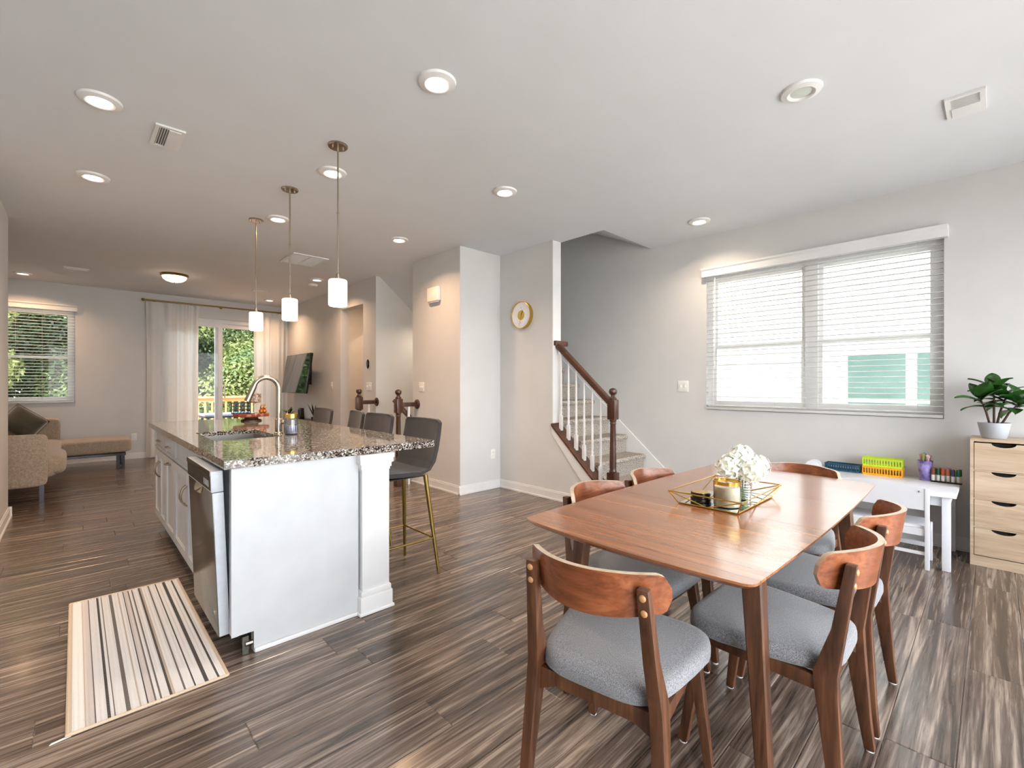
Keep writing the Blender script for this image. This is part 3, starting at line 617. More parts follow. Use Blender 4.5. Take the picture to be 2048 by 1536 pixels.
def island_cab(name, label, y0, y1, drawers, doors, pulls):
    t = thing(name, label, 'cabinet', (.535,(y0+y1)/2,0), 0, 'island base cabinets'); L = (y1-y0)/2
    bm_ = MB().box(.07,.565,-L+.001,L-.001,.001,.10)
    if drawers[1]: bm_.box(.0,.565,-L+.001,L-.001,.10,CB-.001)
    else: bm_.box(.0,.565,-L+.001,L-.001,.10,.64).box(.0,.06,-L+.001,L-.001,.64,CB-.001).box(.47,.565,-L+.001,L-.001,.64,CB-.001).box(.06,.47,-L+.001,-L+.02,.64,CB-.001).box(.06,.47,L-.02,L-.001,.64,CB-.001)
    bm_.build('body', M_cab, t, smooth=False)
    def front(nm, a, b, z0, z1, fr):
        wm = MB(); X0 = -.02
        wm.box(X0,-.001,a,a+fr,z0,z1).box(X0,-.001,b-fr,b,z0,z1).box(X0,-.001,a+fr,b-fr,z0,z0+fr).box(X0,-.001,a+fr,b-fr,z1-fr,z1).box(-.011,-.002,a+fr,b-fr,z0+fr,z1-fr)
        wm.box(-.015,-.003,a+fr,a+fr+.008,z0+fr,z1-fr).box(-.015,-.003,b-fr-.008,b-fr,z0+fr,z1-fr).box(-.015,-.003,a+fr+.008,b-fr-.008,z0+fr,z0+fr+.008).box(-.015,-.003,a+fr+.008,b-fr-.008,z1-fr-.008,z1-fr)
        return wm.build(nm, M_cab, t, smooth=False)
    for i in range(drawers[0]):
        a = -L+2*L*i/drawers[0]+.004; b = -L+2*L*(i+1)/drawers[0]-.004
        d = front('drawer' if drawers[1] else 'false_front', a, b, .705, .855, .018)
        if drawers[1]: MB().tube([(-.02,(a+b)/2-.05,.78),(-.042,(a+b)/2-.045,.78),(-.042,(a+b)/2+.045,.78),(-.02,(a+b)/2+.05,.78)],.005,8).build('handle', M_nickel, d)
    for i in range(doors):
        a = -L+2*L*i/doors+.004; b = -L+2*L*(i+1)/doors-.004
        d = front('door', a, b, .115, .692, .055)
        if pulls == 'v':
            yy = b-.028 if i == 0 else a+.028
            if doors == 1 : yy = b-.028
            MB().tube([(-.02,yy,.48)]+[(-.02-.034*math.sin(k*PI/8),yy,.545-.06*math.cos(k*PI/8)) for k in range(1,8)]+[(-.02,yy,.61)],.0055,8).build('handle', M_nickel, d)
        else:
            yy = (a+b)/2; MB().tube([(-.02,yy-.055,.655)]+[(-.02-.03*math.sin(k*PI/8),yy-.05*math.cos(k*PI/8),.655) for k in range(1,8)]+[(-.02,yy+.055,.655)],.0055,8).build('handle', M_nickel, d)
island_cab('sink_base_cabinet', 'white base cabinet with two doors under the sink', 3.06, 4.04, (1,False), 2, 'v')
island_cab('pullout_cabinet', 'narrow white base cabinet with a horizontal pull', 4.04, 4.49, (1,True), 1, 'h')
island_cab('end_base_cabinet', 'farthest white base cabinet of the island', 4.49, 5.14, (1,True), 2, 'v')
dw = thing('dishwasher', 'stainless steel dishwasher with its door slightly ajar', 'dishwasher', (.53,2.75,0))
MB().box(.0,.56,-.298,.298,.10,.855).build('tub', M_grey, dw, smooth=False)
MB().box(.08,.5,-.29,.29,.002,.10).build('toe_plate', M_dark, dw, smooth=False)
tilt = T((-.004,0,.09),0,math.radians(-2.2),0)
dd_ = MB().box(-.046,-.003,-.296,.296,.0,.665,tilt).build('door', M_grey, dw, bevel=.003)
MB().box(-.0485,-.0455,-.296,.296,.0,.665,tilt).build('steel_skin', M_steel, dw, bevel=.001)
cp_ = MB().box(-.052,-.003,-.297,.297,.668,.765,tilt).build('control_panel', M_grey, dw, bevel=.004)
MB().box(-.0535,-.051,-.285,.285,.676,.742,tilt).build('control_glass', M_black, dw)
MB().box(-.0545,-.0508,-.297,.297,.744,.765,tilt).build('top_strip', M_steel, dw)
hm = MB().grid(lambda u, v: (-.049-.022*math.sin(PI*v)*math.sin(PI*u), (u-.5)*.16, .665-.05*v*math.sin(PI*u)), 16, 8); hm.v = [tuple(tilt @ Vector(p)) for p in hm.v]
hm.build('pocket_handle', M_nickel, dw)
for i in range(4): MB().box(-.0542,-.0534,-.25+.03*i,-.237+.03*i,.69,.72,tilt).build('button', M_grey, dw)
MB().lathe([(.001,.0),(.018,.0),(.018,.001),(.014,.001),(.014,0)],20,tilt @ T((-.0486,-.24,.10),0,-PI/2,0),cap=False).build('badge', M_nickel, dw)
ep = thing('island_end_panel', 'white end panel of the island facing the dining area', 'panel', (.82,2.39,0))
MB().prism([(-.305,.10),(-.215,.10),(-.215,.001),(.295,.001),(.295,.869),(-.305,.869)], -.008, .038, 'y').build('panel', M_cab, ep, smooth=False)
MB().box(-.308,-.28,-.011,-.0082,.10,.869).build('corner_strip', M_cab, ep); MB().box(-.215,.292,-.022,-.0082,.001,.022).build('base_moulding', M_trim, ep, bevel=.006)
MB().box(-.262,-.236,-.005,.02,.002,.085).tube([(-.25,-.004,.05),(-.22,-.004,.05)],.012,8).build('levelling_foot', M_steel, ep)
bp_ = tag(MB().box(1.1005,1.135,2.56,5.14,.001,.869).build('island_back_panel', M_cab, smooth=False), 'white back panel of the island beside the stools', 'panel')
for yy, lab in ((2.43,'white square column at the near corner of the island'),(5.05,'white square column at the far corner of the island')):
    t = thing('island_column', lab, 'column', (1.205,yy,0), 0, 'island columns')
    MB().box(-.08,.08,-.075,.075,.001,.868).build('shaft', M_trim, t, bevel=.002)
    MB().box(-.095,.095,-.09,.09,.002,.10).box(-.089,.089,-.084,.084,.10,.13).build('plinth', M_trim, t, bevel=.006)
    MB().box(-.103,.103,-.098,.098,.002,.018).build('shoe', M_trim, t, bevel=.006)
    cpm = MB()
    for z0, z1, e in ((.775,.79,.004),(.79,.815,.010),(.815,.84,.018),(.84,.868,.022)): cpm.box(-.08-e,.08+e,-.075-e,.075+e,z0,z1)
    cpm.build('capital', M_trim, t, bevel=.003)
# things on the counter
t = thing('glass_jar', 'ribbed glass jar with gold lid beside the faucet', 'jar', (1.07,3.31,CT))
prof = [(.0,.001),(.036,.001),(.043,.01),(.044,.03),(.044,.10),(.04,.112)]
MB().lathe(prof,40,cap=False).build('jar_body', M_jar, t); MB().lathe([(.0,.006),(.036,.006),(.039,.012),(.039,.062),(0,.062)],32).build('contents', mat('lilac_beads',(222,216,232),.6,col2=(186,180,204),scale=150,bump=.5), t)
for k in range(20):
    a = 2*PI*k/20; MB().tube([(.044*math.cos(a),.044*math.sin(a),.015),(.044*math.cos(a),.044*math.sin(a),.1)],.0018,6).build('rib', M_jar, t)
MB().lathe([(.0,.112),(.041,.112),(.041,.138),(.038,.141),(0,.141)],36).build('lid', M_gold, t)
t = thing('cake_stand', 'scalloped reddish wooden stand on the island counter', 'stand', (1.19,4.77,CT))
M_red = wood('red_wood', (92,40,20), (138,66,36), (166,92,54), 'X', 30, .3)
MB().lathe([(.085,0),(.085,.012),(.06,.02),(.055,.035),(.07,.043),(0,.043)],28).build('foot', M_walnut, t)
MB().prism([((.145+.006*math.cos(12*a))*math.cos(a),(.145+.006*math.cos(12*a))*math.sin(a)) for a in [2*PI*k/96 for k in range(96)]],.043,.07).build('plate', M_red, t, bevel=.003)
z0 = CT+.07
t = thing('napkin_holder', 'navy lattice napkin holder on the wooden stand', 'napkin holder', (1.11,4.79,z0), math.radians(8))
M_navy = mat('navy_metal', (24,44,62), .4)
for yy in (-.022,.022):
    lm = MB().box(-.075,.075,yy-.002,yy+.002,.0,.006).box(-.075,.075,yy-.002,yy+.002,.099,.105).box(-.075,-.069,yy-.002,yy+.002,0,.105).box(.069,.075,yy-.002,yy+.002,0,.105)
    for i in range(5):
        for j in range(3):
            x, z = -.056+.028*i, .022+.031*j; lm.tube([(x+.0155*math.cos(a*PI/6),yy,z+.0155*math.sin(a*PI/6)) for a in range(13)],.0028,5)
    lm.build('lattice_side', M_navy, t)
MB().box(-.075,.075,-.024,.024,.0,.004).build('tray_base', M_navy, t)
t = thing('goblet_candle_holder', 'cut glass candle holder on a slim stem on the wooden stand', 'candle holder', (1.20,4.69,z0))
MB().lathe([(.032,0),(.032,.003),(.005,.008),(.0035,.02),(.0035,.095),(.012,.1)],24).build('stem', M_nickel, t)
MB().lathe([(.01,.1),(.042,.104),(.05,.115),(.05,.185),(.047,.185),(.047,.118),(.02,.108)],32,cap=False).build('cup', mat('cut_glass',(190,160,140),.15,col2=(110,90,82),scale=60,bump=.8,lo=.45,hi=.55), t)
M_bunny = mat('gold_glaze', (186,110,40), .2, .6)
for dx, dy, lab in ((.075,-.045,'left of the two small golden rabbit figurines on the wooden stand'),(.105,-.035,'right of the two small golden rabbit figurines on the wooden stand')):
    t = thing('rabbit_figurine', lab, 'figurine', (1.19+dx-.01,4.77+dy-.02,z0), 0, 'golden rabbits'); 
    MB().sphere((0,0,.022),.02,14,10,(1,1,1.1)).build('body', M_bunny, t); MB().sphere((0,-.006,.052),.0135).build('head', M_bunny, t)
    for s in (-1,1): MB().sphere((.006*s,-.003,.074),.012,10,8,(.32,.32,1)).build('ear', M_bunny, t)

# ---------------------------------------------------------------- bar stools (local: faces +x, back at -x)
def stool_proto():
    t = thing('bar_stool', 'x', 'bar stool', (0,0,0), 0, 'bar stools along the island')
    def sh(u, v, off=0):               # u across, v from front edge over the seat and up the back
        y = (u-.5); prof = [(.20,.645),(.21,.668),(.17,.68),(.05,.672),(-.08,.668),(-.15,.69),(-.19,.74),(-.215,.82),(-.235,.92),(-.245,.99),(-.246,1.015)]
        k = v*(len(prof)-1); i = min(int(k), len(prof)-2); f_ = k-i
        x = prof[i][0]*(1-f_)+prof[i+1][0]*f_; z = prof[i][1]*(1-f_)+prof[i+1][1]*f_
        wd = .44 if v < .6 else .44-.02*(v-.6)/.4
        e = max(0, (v-.9)/.1); wd *= (1-.16*e*e)
        e2 = max(0,(.15-v)/.15); wd *= (1-.12*e2*e2)
        cup = .028*(2*y)**2
        n = (0,1) if v < .35 else ((1,0) if v > .62 else ((v-.35)/.27, 1-(v-.35)/.27))
        return (x+cup*n[0]+off*n[0], y*wd, z+cup*n[1]*.8+off*n[1])
    m = MB(); nu, nv = 14, 40
    m.grid(lambda u, v: sh(u,v,.0), nu, nv); m.grid(lambda u, v: sh(u,v,-.028), nu, nv)
    o2 = (nu+1)*(nv+1); idx = lambda i, j: i*(nv+1)+j
    for j in range(nv):
        for i in (0, nu): m.f.append((idx(i,j), idx(i,j+1), o2+idx(i,j+1), o2+idx(i,j)))
    for i in range(nu):
        for j in (0, nv): m.f.append((idx(i,j), idx(i+1,j), o2+idx(i+1,j), o2+idx(i,j)))
    m.build('shell', M_suede, t, merge=True, bevel=.009, seg=3, angle=60)
    for sx in (-1,1):
        for s_ in (-1,1):
            MB().tube([(.14*sx-.02,.14*s_,.648),(.215*sx,.215*s_,.0)],[.016,.009],12).build('leg', M_brass, t)
    P = lambda sx, s_, z: ((.14+.075*(1-z/.648))*sx-.02*(z/.648), (.14+.075*(1-z/.648))*s_, z)
    for a, b in (((-1,-1),(-1,1)),((-1,-1),(1,-1)),((1,1),(-1,1)),((1,1),(1,-1))):
        MB().tube([P(*a,.23),P(*b,.23)],.006,8).build('footrest', M_brass, t)
    MB().box(-.15,.13,-.15,.15,.64,.646).build('mounting_plate', M_black, t)
    return t
sp = stool_proto()
for i, (x, y, r, lab) in enumerate([(1.535,2.76,180,'nearest grey bar stool at the island corner'),(1.555,3.43,181,'second nearest grey bar stool at the island'),(1.58,3.93,169,'third grey bar stool from the near end of the island'),(1.56,4.60,180,'farthest grey bar stool at the island')]):
    o = sp if i == 0 else copy_tree(sp); o.location = (x,y,.001); o.rotation_euler = (0,0,math.radians(r)); o['label'] = lab

# ---------------------------------------------------------------- dining table
tc_ = (2.10,.825)
def tabl(a):   # outline, slightly bowed sides, rounded corners
    hx, hy, r = .862, .408, .028; P = []
    for cxs, cys, s0 in ((1,-1,-90),(1,1,0),(-1,1,90),(-1,-1,180)):
        for k in range(7):
            an = math.radians(s0+15*k); P.append([cxs*(hx-r)+r*math.cos(an), cys*(hy-r)+r*math.sin(an)])
    Q = []
    for i, p in enumerate(P):
        q = P[(i+1)%len(P)]; n = 12 if (Vector(p)-Vector(q)).length > .2 else 1
        for k in range(n): Q.append([p[0]+(q[0]-p[0])*k/n, p[1]+(q[1]-p[1])*k/n])
    return [(x+(.03*(1-(y/hy)**2) if x > 0 else -.03*(1-(y/hy)**2))*(1 if abs(x) > hx-r else 0), y+(.018*(1-(x/hx)**2))*(1 if y > 0 else -1)*(1 if abs(y) > hy-r else 0)) for x, y in Q]
tb = thing('dining_table', 'walnut extending dining table with three-piece top', 'table', (tc_[0],tc_[1],0))
out = tabl(0); sA, sB = 1.888-tc_[0], 2.365-tc_[0]
def clip(poly, lo, hi):
    def cl(P, c, sgn):
        R = []
        for i, p in enumerate(P):
            q = P[(i+1)%len(P)]; a, b = sgn*(p[0]-c), sgn*(q[0]-c)
            if a >= 0: R.append(p)
            if a*b < 0: f_ = a/(a-b); R.append((c, p[1]+(q[1]-p[1])*f_))
        return R
    return cl(cl(poly, lo, 1), hi, -1)
for lo, hi, nm in ((-2,sA-.0008,'top_leaf'),(sA+.0008,sB-.0008,'centre_leaf'),(sB+.0008,2,'top_leaf')):
    pol = clip(out, lo, hi); n = len(pol)
    ins = [(p[0]*.975, p[1]*.95) for p in pol] 
    ins = [(max(lo, min(hi, a)), b) for a, b in ins]
    m = MB(); P = [(x,y,.742) for x,y in pol]+[(x,y,.735) for x,y in pol]+[(x,y,.718) for x,y in ins]
    m.add(P, [tuple(range(n)), tuple(range(2*n,3*n))[::-1]]+[(i,(i+1)%n,n+(i+1)%n,n+i) for i in range(n)]+[(n+i,n+(i+1)%n,2*n+(i+1)%n,2*n+i) for i in range(n)])
    m.build(nm, M_table, tb, smooth=False)
MB().box(-.60,.60,-.31,-.285,.65,.717).box(-.60,.60,.285,.31,.65,.717).box(-.60,-.575,-.31,.31,.65,.717).box(.575,.60,-.31,.31,.65,.717).build('apron', M_walnut, tb, smooth=False)
for sx in (-1,1):
    for s_ in (-1,1):
        MB().bar((.605*sx,.318*s_,.717),(.65*sx,.372*s_,.0),.062,.055,.04,.036,up=(1,0,0)).build('leg', M_walnut, tb, bevel=.012, seg=3)

# ---------------------------------------------------------------- dining chairs (local: faces +x)
def chair_proto():
    t = thing('dining_chair', 'x', 'chair', (0,0,0), 0, 'walnut dining chairs')
    # seat cushion
    def edge(n=48):
        P = []
        for k in range(n):
            a = 2*PI*k/n; ca, sa = math.cos(a), math.sin(a)
            x = .225*math.copysign(abs(ca)**.42, ca); hw = .238 if x > .08 else .238-.062*((.08-x)/.305)
            P.append((x, hw*math.copysign(abs(sa)**.42, sa)))
        return P
    E_ = edge(); n = len(E_); m = MB(); rings = [(.96,.4065),(1.0,.416),(1.0,.436),(.988,.448),(.955,.456),(.88,.459),(.5,.461),(.2,.461)]
    P = []
    for s_, z in rings: P += [(x*s_-.0, y*s_, z-(.008 if s_ < .95 and s_ > .3 else 0)*(1-(y/.235)**2)*.0) for x, y in E_]
    F = [tuple(range(n))[::-1]]+[(r*n+k, r*n+(k+1)%n, (r+1)*n+(k+1)%n, (r+1)*n+k) for r in range(len(rings)-1) for k in range(n)]+[tuple((len(rings)-1)*n+k for k in range(n))]
    m.add(P, F); m.build('seat', M_fabric, t, angle=70)
    # legs
    for s_ in (-1,1):
        lm = MB(); pts = [(-.254,.166*s_,.742,.032,.028),(-.226,.176*s_,.55,.036,.036),(-.196,.186*s_,.42,.036,.062),(-.200,.190*s_,.36,.036,.058),(-.226,.205*s_,.10,.032,.036),(-.238,.212*s_,.004,.030,.030)]
        P = []
        for x, y, z, wy, wx in pts: P += [(x-wx/2,y-wy/2,z),(x+wx/2,y-wy/2,z),(x+wx/2,y+wy/2,z),(x-wx/2,y+wy/2,z)]
        F = [(0,1,2,3),tuple(len(P)-4+i for i in (3,2,1,0))]+[(4*r+k,4*r+(k+1)%4,4*r+4+(k+1)%4,4*r+4+k) for r in range(len(pts)-1) for k in range(4)]
        lm.add(P, F); rg = lm.build('rear_leg', M_walnut, t, bevel=.006)
        for z in (.722,.683):
            x = -.254-.0145+(.742-z)*.146; MB().sphere((x,(.166+(.742-z)*.05)*s_,z),.0095,14,10,(.6,1,1)).build('dowel_cap', M_button, rg)
        fl_ = MB().bar((.165,.175*s_,.404),(.222,.208*s_,.004),.036,.046,.028,.03,up=(1,0,0)).build('front_leg', M_walnut, t, bevel=.007)
        MB().bar((-.185,.186*s_,.383),(.165,.176*s_,.383),.024,.042).build('side_rail', M_walnut, t, bevel=.003)
        for x, y in ((-.238,.212*s_),(.222,.208*s_)): MB().lathe([(.013,0),(.013,.004)],12,T((x,y,0))).build('felt_pad', M_plast, t)
    MB().bar((.165,-.176,.383),(.165,.176,.383),.024,.042).build('front_rail', M_walnut, t, bevel=.003)
    MB().prism([(-.186,.404),(.186,.404),(.186,.33),(.12,.36),(-.12,.36),(-.186,.33)],-.205,-.183,'x').build('rear_rail', M_walnut, t, bevel=.003)
    # curved backrest: outline in (y,z), bent around the sitter
    hw, th = .214, .017
    def bx(y): return -.290+.112*(y/hw)**2
    nu, nv = 36, 8
    def bk(u, v, off):
        q = 2*u-1; y = q*hw; a = abs(q)
        zt = .776-.010*a**2; zb = .650+.016*a**2
        e = max(0,(a-.88)/.12); sh_ = .035*(1-math.sqrt(max(0,1-e*e))); zt -= sh_; zb += sh_
        dx = 2*.112*y/hw**2; nn = math.hypot(1, dx); lean = -.16*((zb+(zt-zb)*v)-.69)
        return (bx(y)+lean+off/nn, y-off*dx/nn, zb+(zt-zb)*v)
    m = MB(); m.grid(lambda u, v: bk(u,v,0), nu, nv); m.grid(lambda u, v: bk(u,v,th), nu, nv)
    bo = m.build('backrest', M_ply, t, angle=50)
    o2 = (nu+1)*(nv+1); idx = lambda i, j: i*(nv+1)+j; em = MB(); em.v = list(m.v)
    for j in range(nv):
        for i in (0, nu): em.f.append((idx(i,j), idx(i,j+1), o2+idx(i,j+1), o2+idx(i,j)))
    for i in range(nu):
        for j in (0, nv): em.f.append((idx(i,j), idx(i+1,j), o2+idx(i+1,j), o2+idx(i,j)))
    used = sorted({i for f_ in em.f for i in f_}); mp_ = {a: i for i, a in enumerate(used)}; em.v = [em.v[a] for a in used]; em.f = [tuple(mp_[a] for a in f_) for f_ in em.f]
    em.build('plywood_edge', M_plyedge, bo, angle=50)
    return t
ch = chair_proto()
for i, (x, y, r, lab) in enumerate([(1.245,.808,10,'front dining chair at the near table end, its back to the viewer'),(1.755,.53,90,'nearer of two dining chairs on the right side of the table'),(2.27,.53,90,'farther of two dining chairs on the right side of the table'),
        (1.785,1.085,-90,'nearer of two dining chairs on the stair side of the table'),(2.29,1.085,-90,'farther of two dining chairs on the stair side of the table'),(2.86,.79,180,'dining chair at the far table end towards the kids table')]):
    o = ch if i == 0 else copy_tree(ch); o.location = (x,y,.0); o.rotation_euler = (0,0,math.radians(r)); o['label'] = lab

# table centrepiece
TZ = .7425
t = thing('wire_tray', 'gold geometric wire tray with mirrored base on the dining table', 'tray', (2.07,.81,TZ))
bx_, by_, rx_, ry_, rh = .20, .122, .235, .148, .055
MB().box(-bx_,bx_,-by_,by_,.002,.005).build('mirror_base', M_mirror, t)
Bc = [(-bx_,-by_,.004),(bx_,-by_,.004),(bx_,by_,.004),(-bx_,by_,.004)]; Rc = [(-rx_,-ry_,rh),(rx_,-ry_,rh),(rx_,ry_,rh),(-rx_,ry_,rh)]
Bm = [((Bc[i][0]+Bc[(i+1)%4][0])/2,(Bc[i][1]+Bc[(i+1)%4][1])/2,.004) for i in range(4)]
for i in range(4):
    j = (i+1)%4
    for a, b in ((Bc[i],Bc[j]),(Rc[i],Rc[j]),(Bc[i],Rc[i]),(Rc[i],Bm[i]),(Rc[j],Bm[i])): MB().tube([a,b],.0025,8).build('wire', M_gold, t)
zc = TZ+.006
t = thing('candle', 'cream candle in a glass with gold rim on the wire tray', 'candle', (1.955,.762,zc))
MB().lathe([(.0,.001),(.049,.001),(.052,.006),(.052,.1)],36,cap=False).build('glass', M_jar, t); MB().lathe([(0,.003),(.048,.003),(.048,.08),(0,.08)],32).build('wax', M_wax, t)
MB().lathe([(.053,.09),(.0535,.104),(.05,.104),(.05,.09)],36,cap=False).build('rim', M_gold, t); MB().tube([(0,0,.079),(.002,0,.09)],.001,6).build('wick', M_black, t)
t = thing('candle_tin', 'dark round candle lid lying on the wire tray', 'candle lid', (1.955,.872,zc))
MB().lathe([(.04,0),(.042,.004),(.042,.014),(.036,.016),(.036,.024),(.040,.026),(.040,.036),(.034,.038),(0,.038)],36).build('lid_body', mat('bronze_lid',(46,40,34),.3,.7), t); MB().lathe([(.036,.0381),(.036,.0395),(0,.0395)],32).build('lid_top', M_gold, t)
t = thing('flower_vase', 'ribbed glass vase of white hydrangeas on the wire tray', 'vase', (2.13,.765,zc))
MB().lathe([(0,.001)]+[(.034+.0014*math.sin(k*1.6)+.006*k/40,.001+.105*k/40) for k in range(41)],36,cap=False).build('vase_glass', M_jar, t)
MB().lathe([(0,.004),(.028,.004),(.03,.045),(0,.045)],28).build('water', mat('green_water',(96,120,70),.15), t)
for k in range(6):
    a = k*PI/3; MB().tube([(.012*math.cos(a),.012*math.sin(a),.006),(.015*math.cos(a+.5),.015*math.sin(a+.5),.1),(.03*math.cos(a),.03*math.sin(a),.15)],.0025,6).build('stem', M_leaf, t)
M_petal = mat('white_petal', (248,248,244), .6, col2=(236,238,228), scale=30)
rr = random.Random(4)
for hx_, hy_, hz_, hr in ((0,0,.165,.062),(-.055,.035,.14,.052),(.055,-.04,.138,.054),(.04,.05,.142,.05),(-.035,-.05,.132,.052),(0,.0,.19,.046)):
    m = MB()
    for k in range(34):
        z = 1-1.7*(k+.5)/34; ph = k*2.39996; q = math.sqrt(max(0,1-z*z)); nrm = Vector((q*math.cos(ph), q*math.sin(ph), z)); c0 = Vector((hx_,hy_,hz_))+nrm*hr*rr.uniform(.85,1.08)
        u = nrm.orthogonal().normalized(); v = nrm.cross(u); a0 = rr.uniform(0,2)
        for p in range(4):
            a = a0+p*PI/2; d1 = u*math.cos(a)+v*math.sin(a); d2 = nrm.cross(d1); s_ = .0155
            m.add([c0, c0+d1*s_*.55+d2*s_*.5+nrm*.003, c0+d1*s_*1.15+nrm*.001*rr.uniform(-3,4), c0+d1*s_*.55-d2*s_*.5+nrm*.003], [(0,1,2,3)])
    o = m.build('flower_head', M_petal, t, smooth=False)
    MB().sphere((hx_,hy_,hz_),hr*.82,14,10).build('flower_core', mat('petal_core',(226,230,206),.8), o)

# ---------------------------------------------------------------- kids corner
KZ = .52
t = thing('kids_table', 'low glossy white kids table under the wide window', 'table', (4.505,.66,0))
MB().box(-.315,.315,-.49,.49,KZ-.024,KZ).build('tabletop', M_kid, t, bevel=.004)
MB().box(-.28,-.26,-.45,.45,KZ-.09,KZ-.024).box(.26,.28,-.45,.45,KZ-.09,KZ-.024).box(-.28,.28,-.455,-.435,KZ-.09,KZ-.024).box(-.28,.28,.435,.455,KZ-.09,KZ-.024).build('apron', M_kid, t, smooth=False)
for sx in (-1,1):
    for s_ in (-1,1): MB().box(sx*.275-.022,sx*.275+.022,s_*.44-.022,s_*.44+.022,.001,KZ-.024).build('leg', M_kid, t, bevel=.003)
t = thing('kids_bench', 'small white kids bench with curved back panel at the kids table', 'bench', (4.165,.575,0))
MB().box(.0,.27,-.25,.25,.272,.29).build('seat', M_kid, t, bevel=.004)
MB().prism([(-.255,.40)]+[(-.255+.51*k/16,.545+.03*math.sin(PI*k/16)) for k in range(17)]+[(.255,.40)],-.018,.0,'x').build('back_panel', M_kid, t, smooth=False)
MB().sphere((-.02,-.225,.525),.006,10,6).build('screw_cap', M_nickel, t)
for s_ in (-1,1):
    MB().box(-.022,.006,s_*.265-.012,s_*.265+.012,.001,.548).build('rear_post', M_kid, t, bevel=.002)
    MB().box(.235,.262,s_*.262-.012,s_*.262+.012,.001,.272).build('front_leg', M_kid, t, bevel=.002)
    MB().box(.006,.235,s_*.262-.008,s_*.262+.008,.235,.272).build('side_rail', M_kid, t, smooth=False)
MB().box(-.012,.004,-.255,.255,.225,.272).build('rear_apron', M_kid, t); MB().box(-.01,.004,-.255,.255,.095,.115).build('stretcher', M_kid, t)
MB().box(.24,.255,-.25,.25,.09,.12).build('front_stretcher', M_kid, t)
def basket(label, y0, y1, z, h, m):
    t = thing('plastic_basket', label, 'basket', (4.72,(y0+y1)/2,z), 0, 'small plastic baskets'); L = (y1-y0)/2; w = .055
    bm_ = MB().box(-w*.9,w*.9,-L*.94,L*.94,.0,.003)
    k = 14
    for sx in (-1,1):
        bm_.box(sx*w-.0015,sx*w+.0015,-L,L,h*.78,h).box(sx*w-.0015,sx*w+.0015,-L,L,0,h*.22)
        for i in range(k+1): y = -L+2*L*i/k; bm_.box(sx*w-.0012,sx*w+.0012,y-.0035,y+.0035,h*.2,h*.8)
    for s_ in (-1,1): bm_.box(-w+.0016,w-.0016,s_*L-.0015,s_*L+.0012,0.0005,h-.0005)
    bm_.build('shell', m, t, smooth=False)
    wally(MB(), h-.006, h, -w-.005, w+.005, -L-.005, L+.005, [(-w+.002,w-.002,-L+.002,L-.002)]).build('rim', m, t, smooth=False).matrix_local = Matrix(((1,0,0,0),(0,0,1,0),(0,1,0,0),(0,0,0,1)))
basket('dark teal slotted plastic basket on the kids table', .765, 1.0, KZ, .06, mat('teal_plastic',(20,74,104),.4))
basket('orange slotted plastic basket under the lime one', .495, .74, KZ, .068, mat('orange_plastic',(246,172,28),.4))
basket('lime green slotted plastic basket on top of the orange one', .495, .74, KZ+.069, .068, mat('lime_plastic',(196,222,52),.4))
t = thing('tumbler', 'purple patterned tumbler holding craft supplies', 'cup', (4.70,.362,KZ))
MB().lathe([(.034,0),(.046,.15),(.044,.15),(.033,.004),(0,.004)],32,cap=False).build('cup_wall', mat('purple_print',(176,160,226),.35,col2=(86,66,130),scale=18,detail=5), t)
for k, (a, c_, hh) in enumerate(((.4,(40,130,140),.2),(1.6,(220,150,170),.195),(2.7,(150,150,90),.2),(4,(230,190,200),.19),(5.2,(110,50,60),.188))):
    x, y = .022*math.cos(a), .022*math.sin(a); MB().lathe([(.009,.006),(.009,hh-.02),(.014,hh-.012),(.014,hh),(0,hh+.008)],14,T((x,y,0))).build('craft_stick', mat('craft%d'%k,c_,.5), t)
cols = [(120,70,44),(150,84,52),(20,96,80),(196,70,60),(190,86,40),(216,140,150),(200,120,90),(130,110,160),(40,60,110),(236,214,70),(16,104,74),(20,86,70)]
dz = thing('marker_tray', 'shallow dark tray under the row of markers', 'tray', (4.70,.245,KZ)); MB().box(-.045,.045,-.085,.085,0,.004).build('tray_plate', M_black, dz); MB().box(-.045,-.041,-.085,.085,.004,.012).build('tray_lip', M_black, dz)
cn = ['dark brown','brown','teal','red','burnt orange','pink','tan','mauve','navy','yellow','green','dark green']
for k, c_ in enumerate(cols):
    row, i = k % 2, k//2; x, y = 4.668+.028*row+.01*(i%2), .315-.027*i-.008*row
    t = thing('marker', '%s marker standing in the tray on the kids table' % cn[k], 'marker', (x,y,KZ+.0045), 0, 'markers on the kids table')
    MB().lathe([(.0095,0),(.0105,.002),(.0105,.052),(0,.052)],14).build('barrel', M_plast, t); MB().lathe([(.0112,.05),(.0108,.095),(.008,.1),(0,.1)],14).build('cap', mat('marker%d'%k,c_,.4), t)
t = thing('paper_holder', 'small white arched holder at the stair end of the kids table', 'holder', (4.62,1.075,KZ))
for x in (-.05,.05): MB().prism([(-.05,0),(.05,0)]+[(.05*math.cos(a*PI/10),.03+.05*math.sin(a*PI/10)) for a in range(11)],x-.004,x+.004,'x').build('side', M_kid, t)
MB().box(-.046,.046,-.05,.05,0,.004).build('base', M_kid, t); MB().box(-.04,.04,-.02,.02,.004,.05).build('paper_stack', mat('paper_blue',(150,166,180),.7), t)

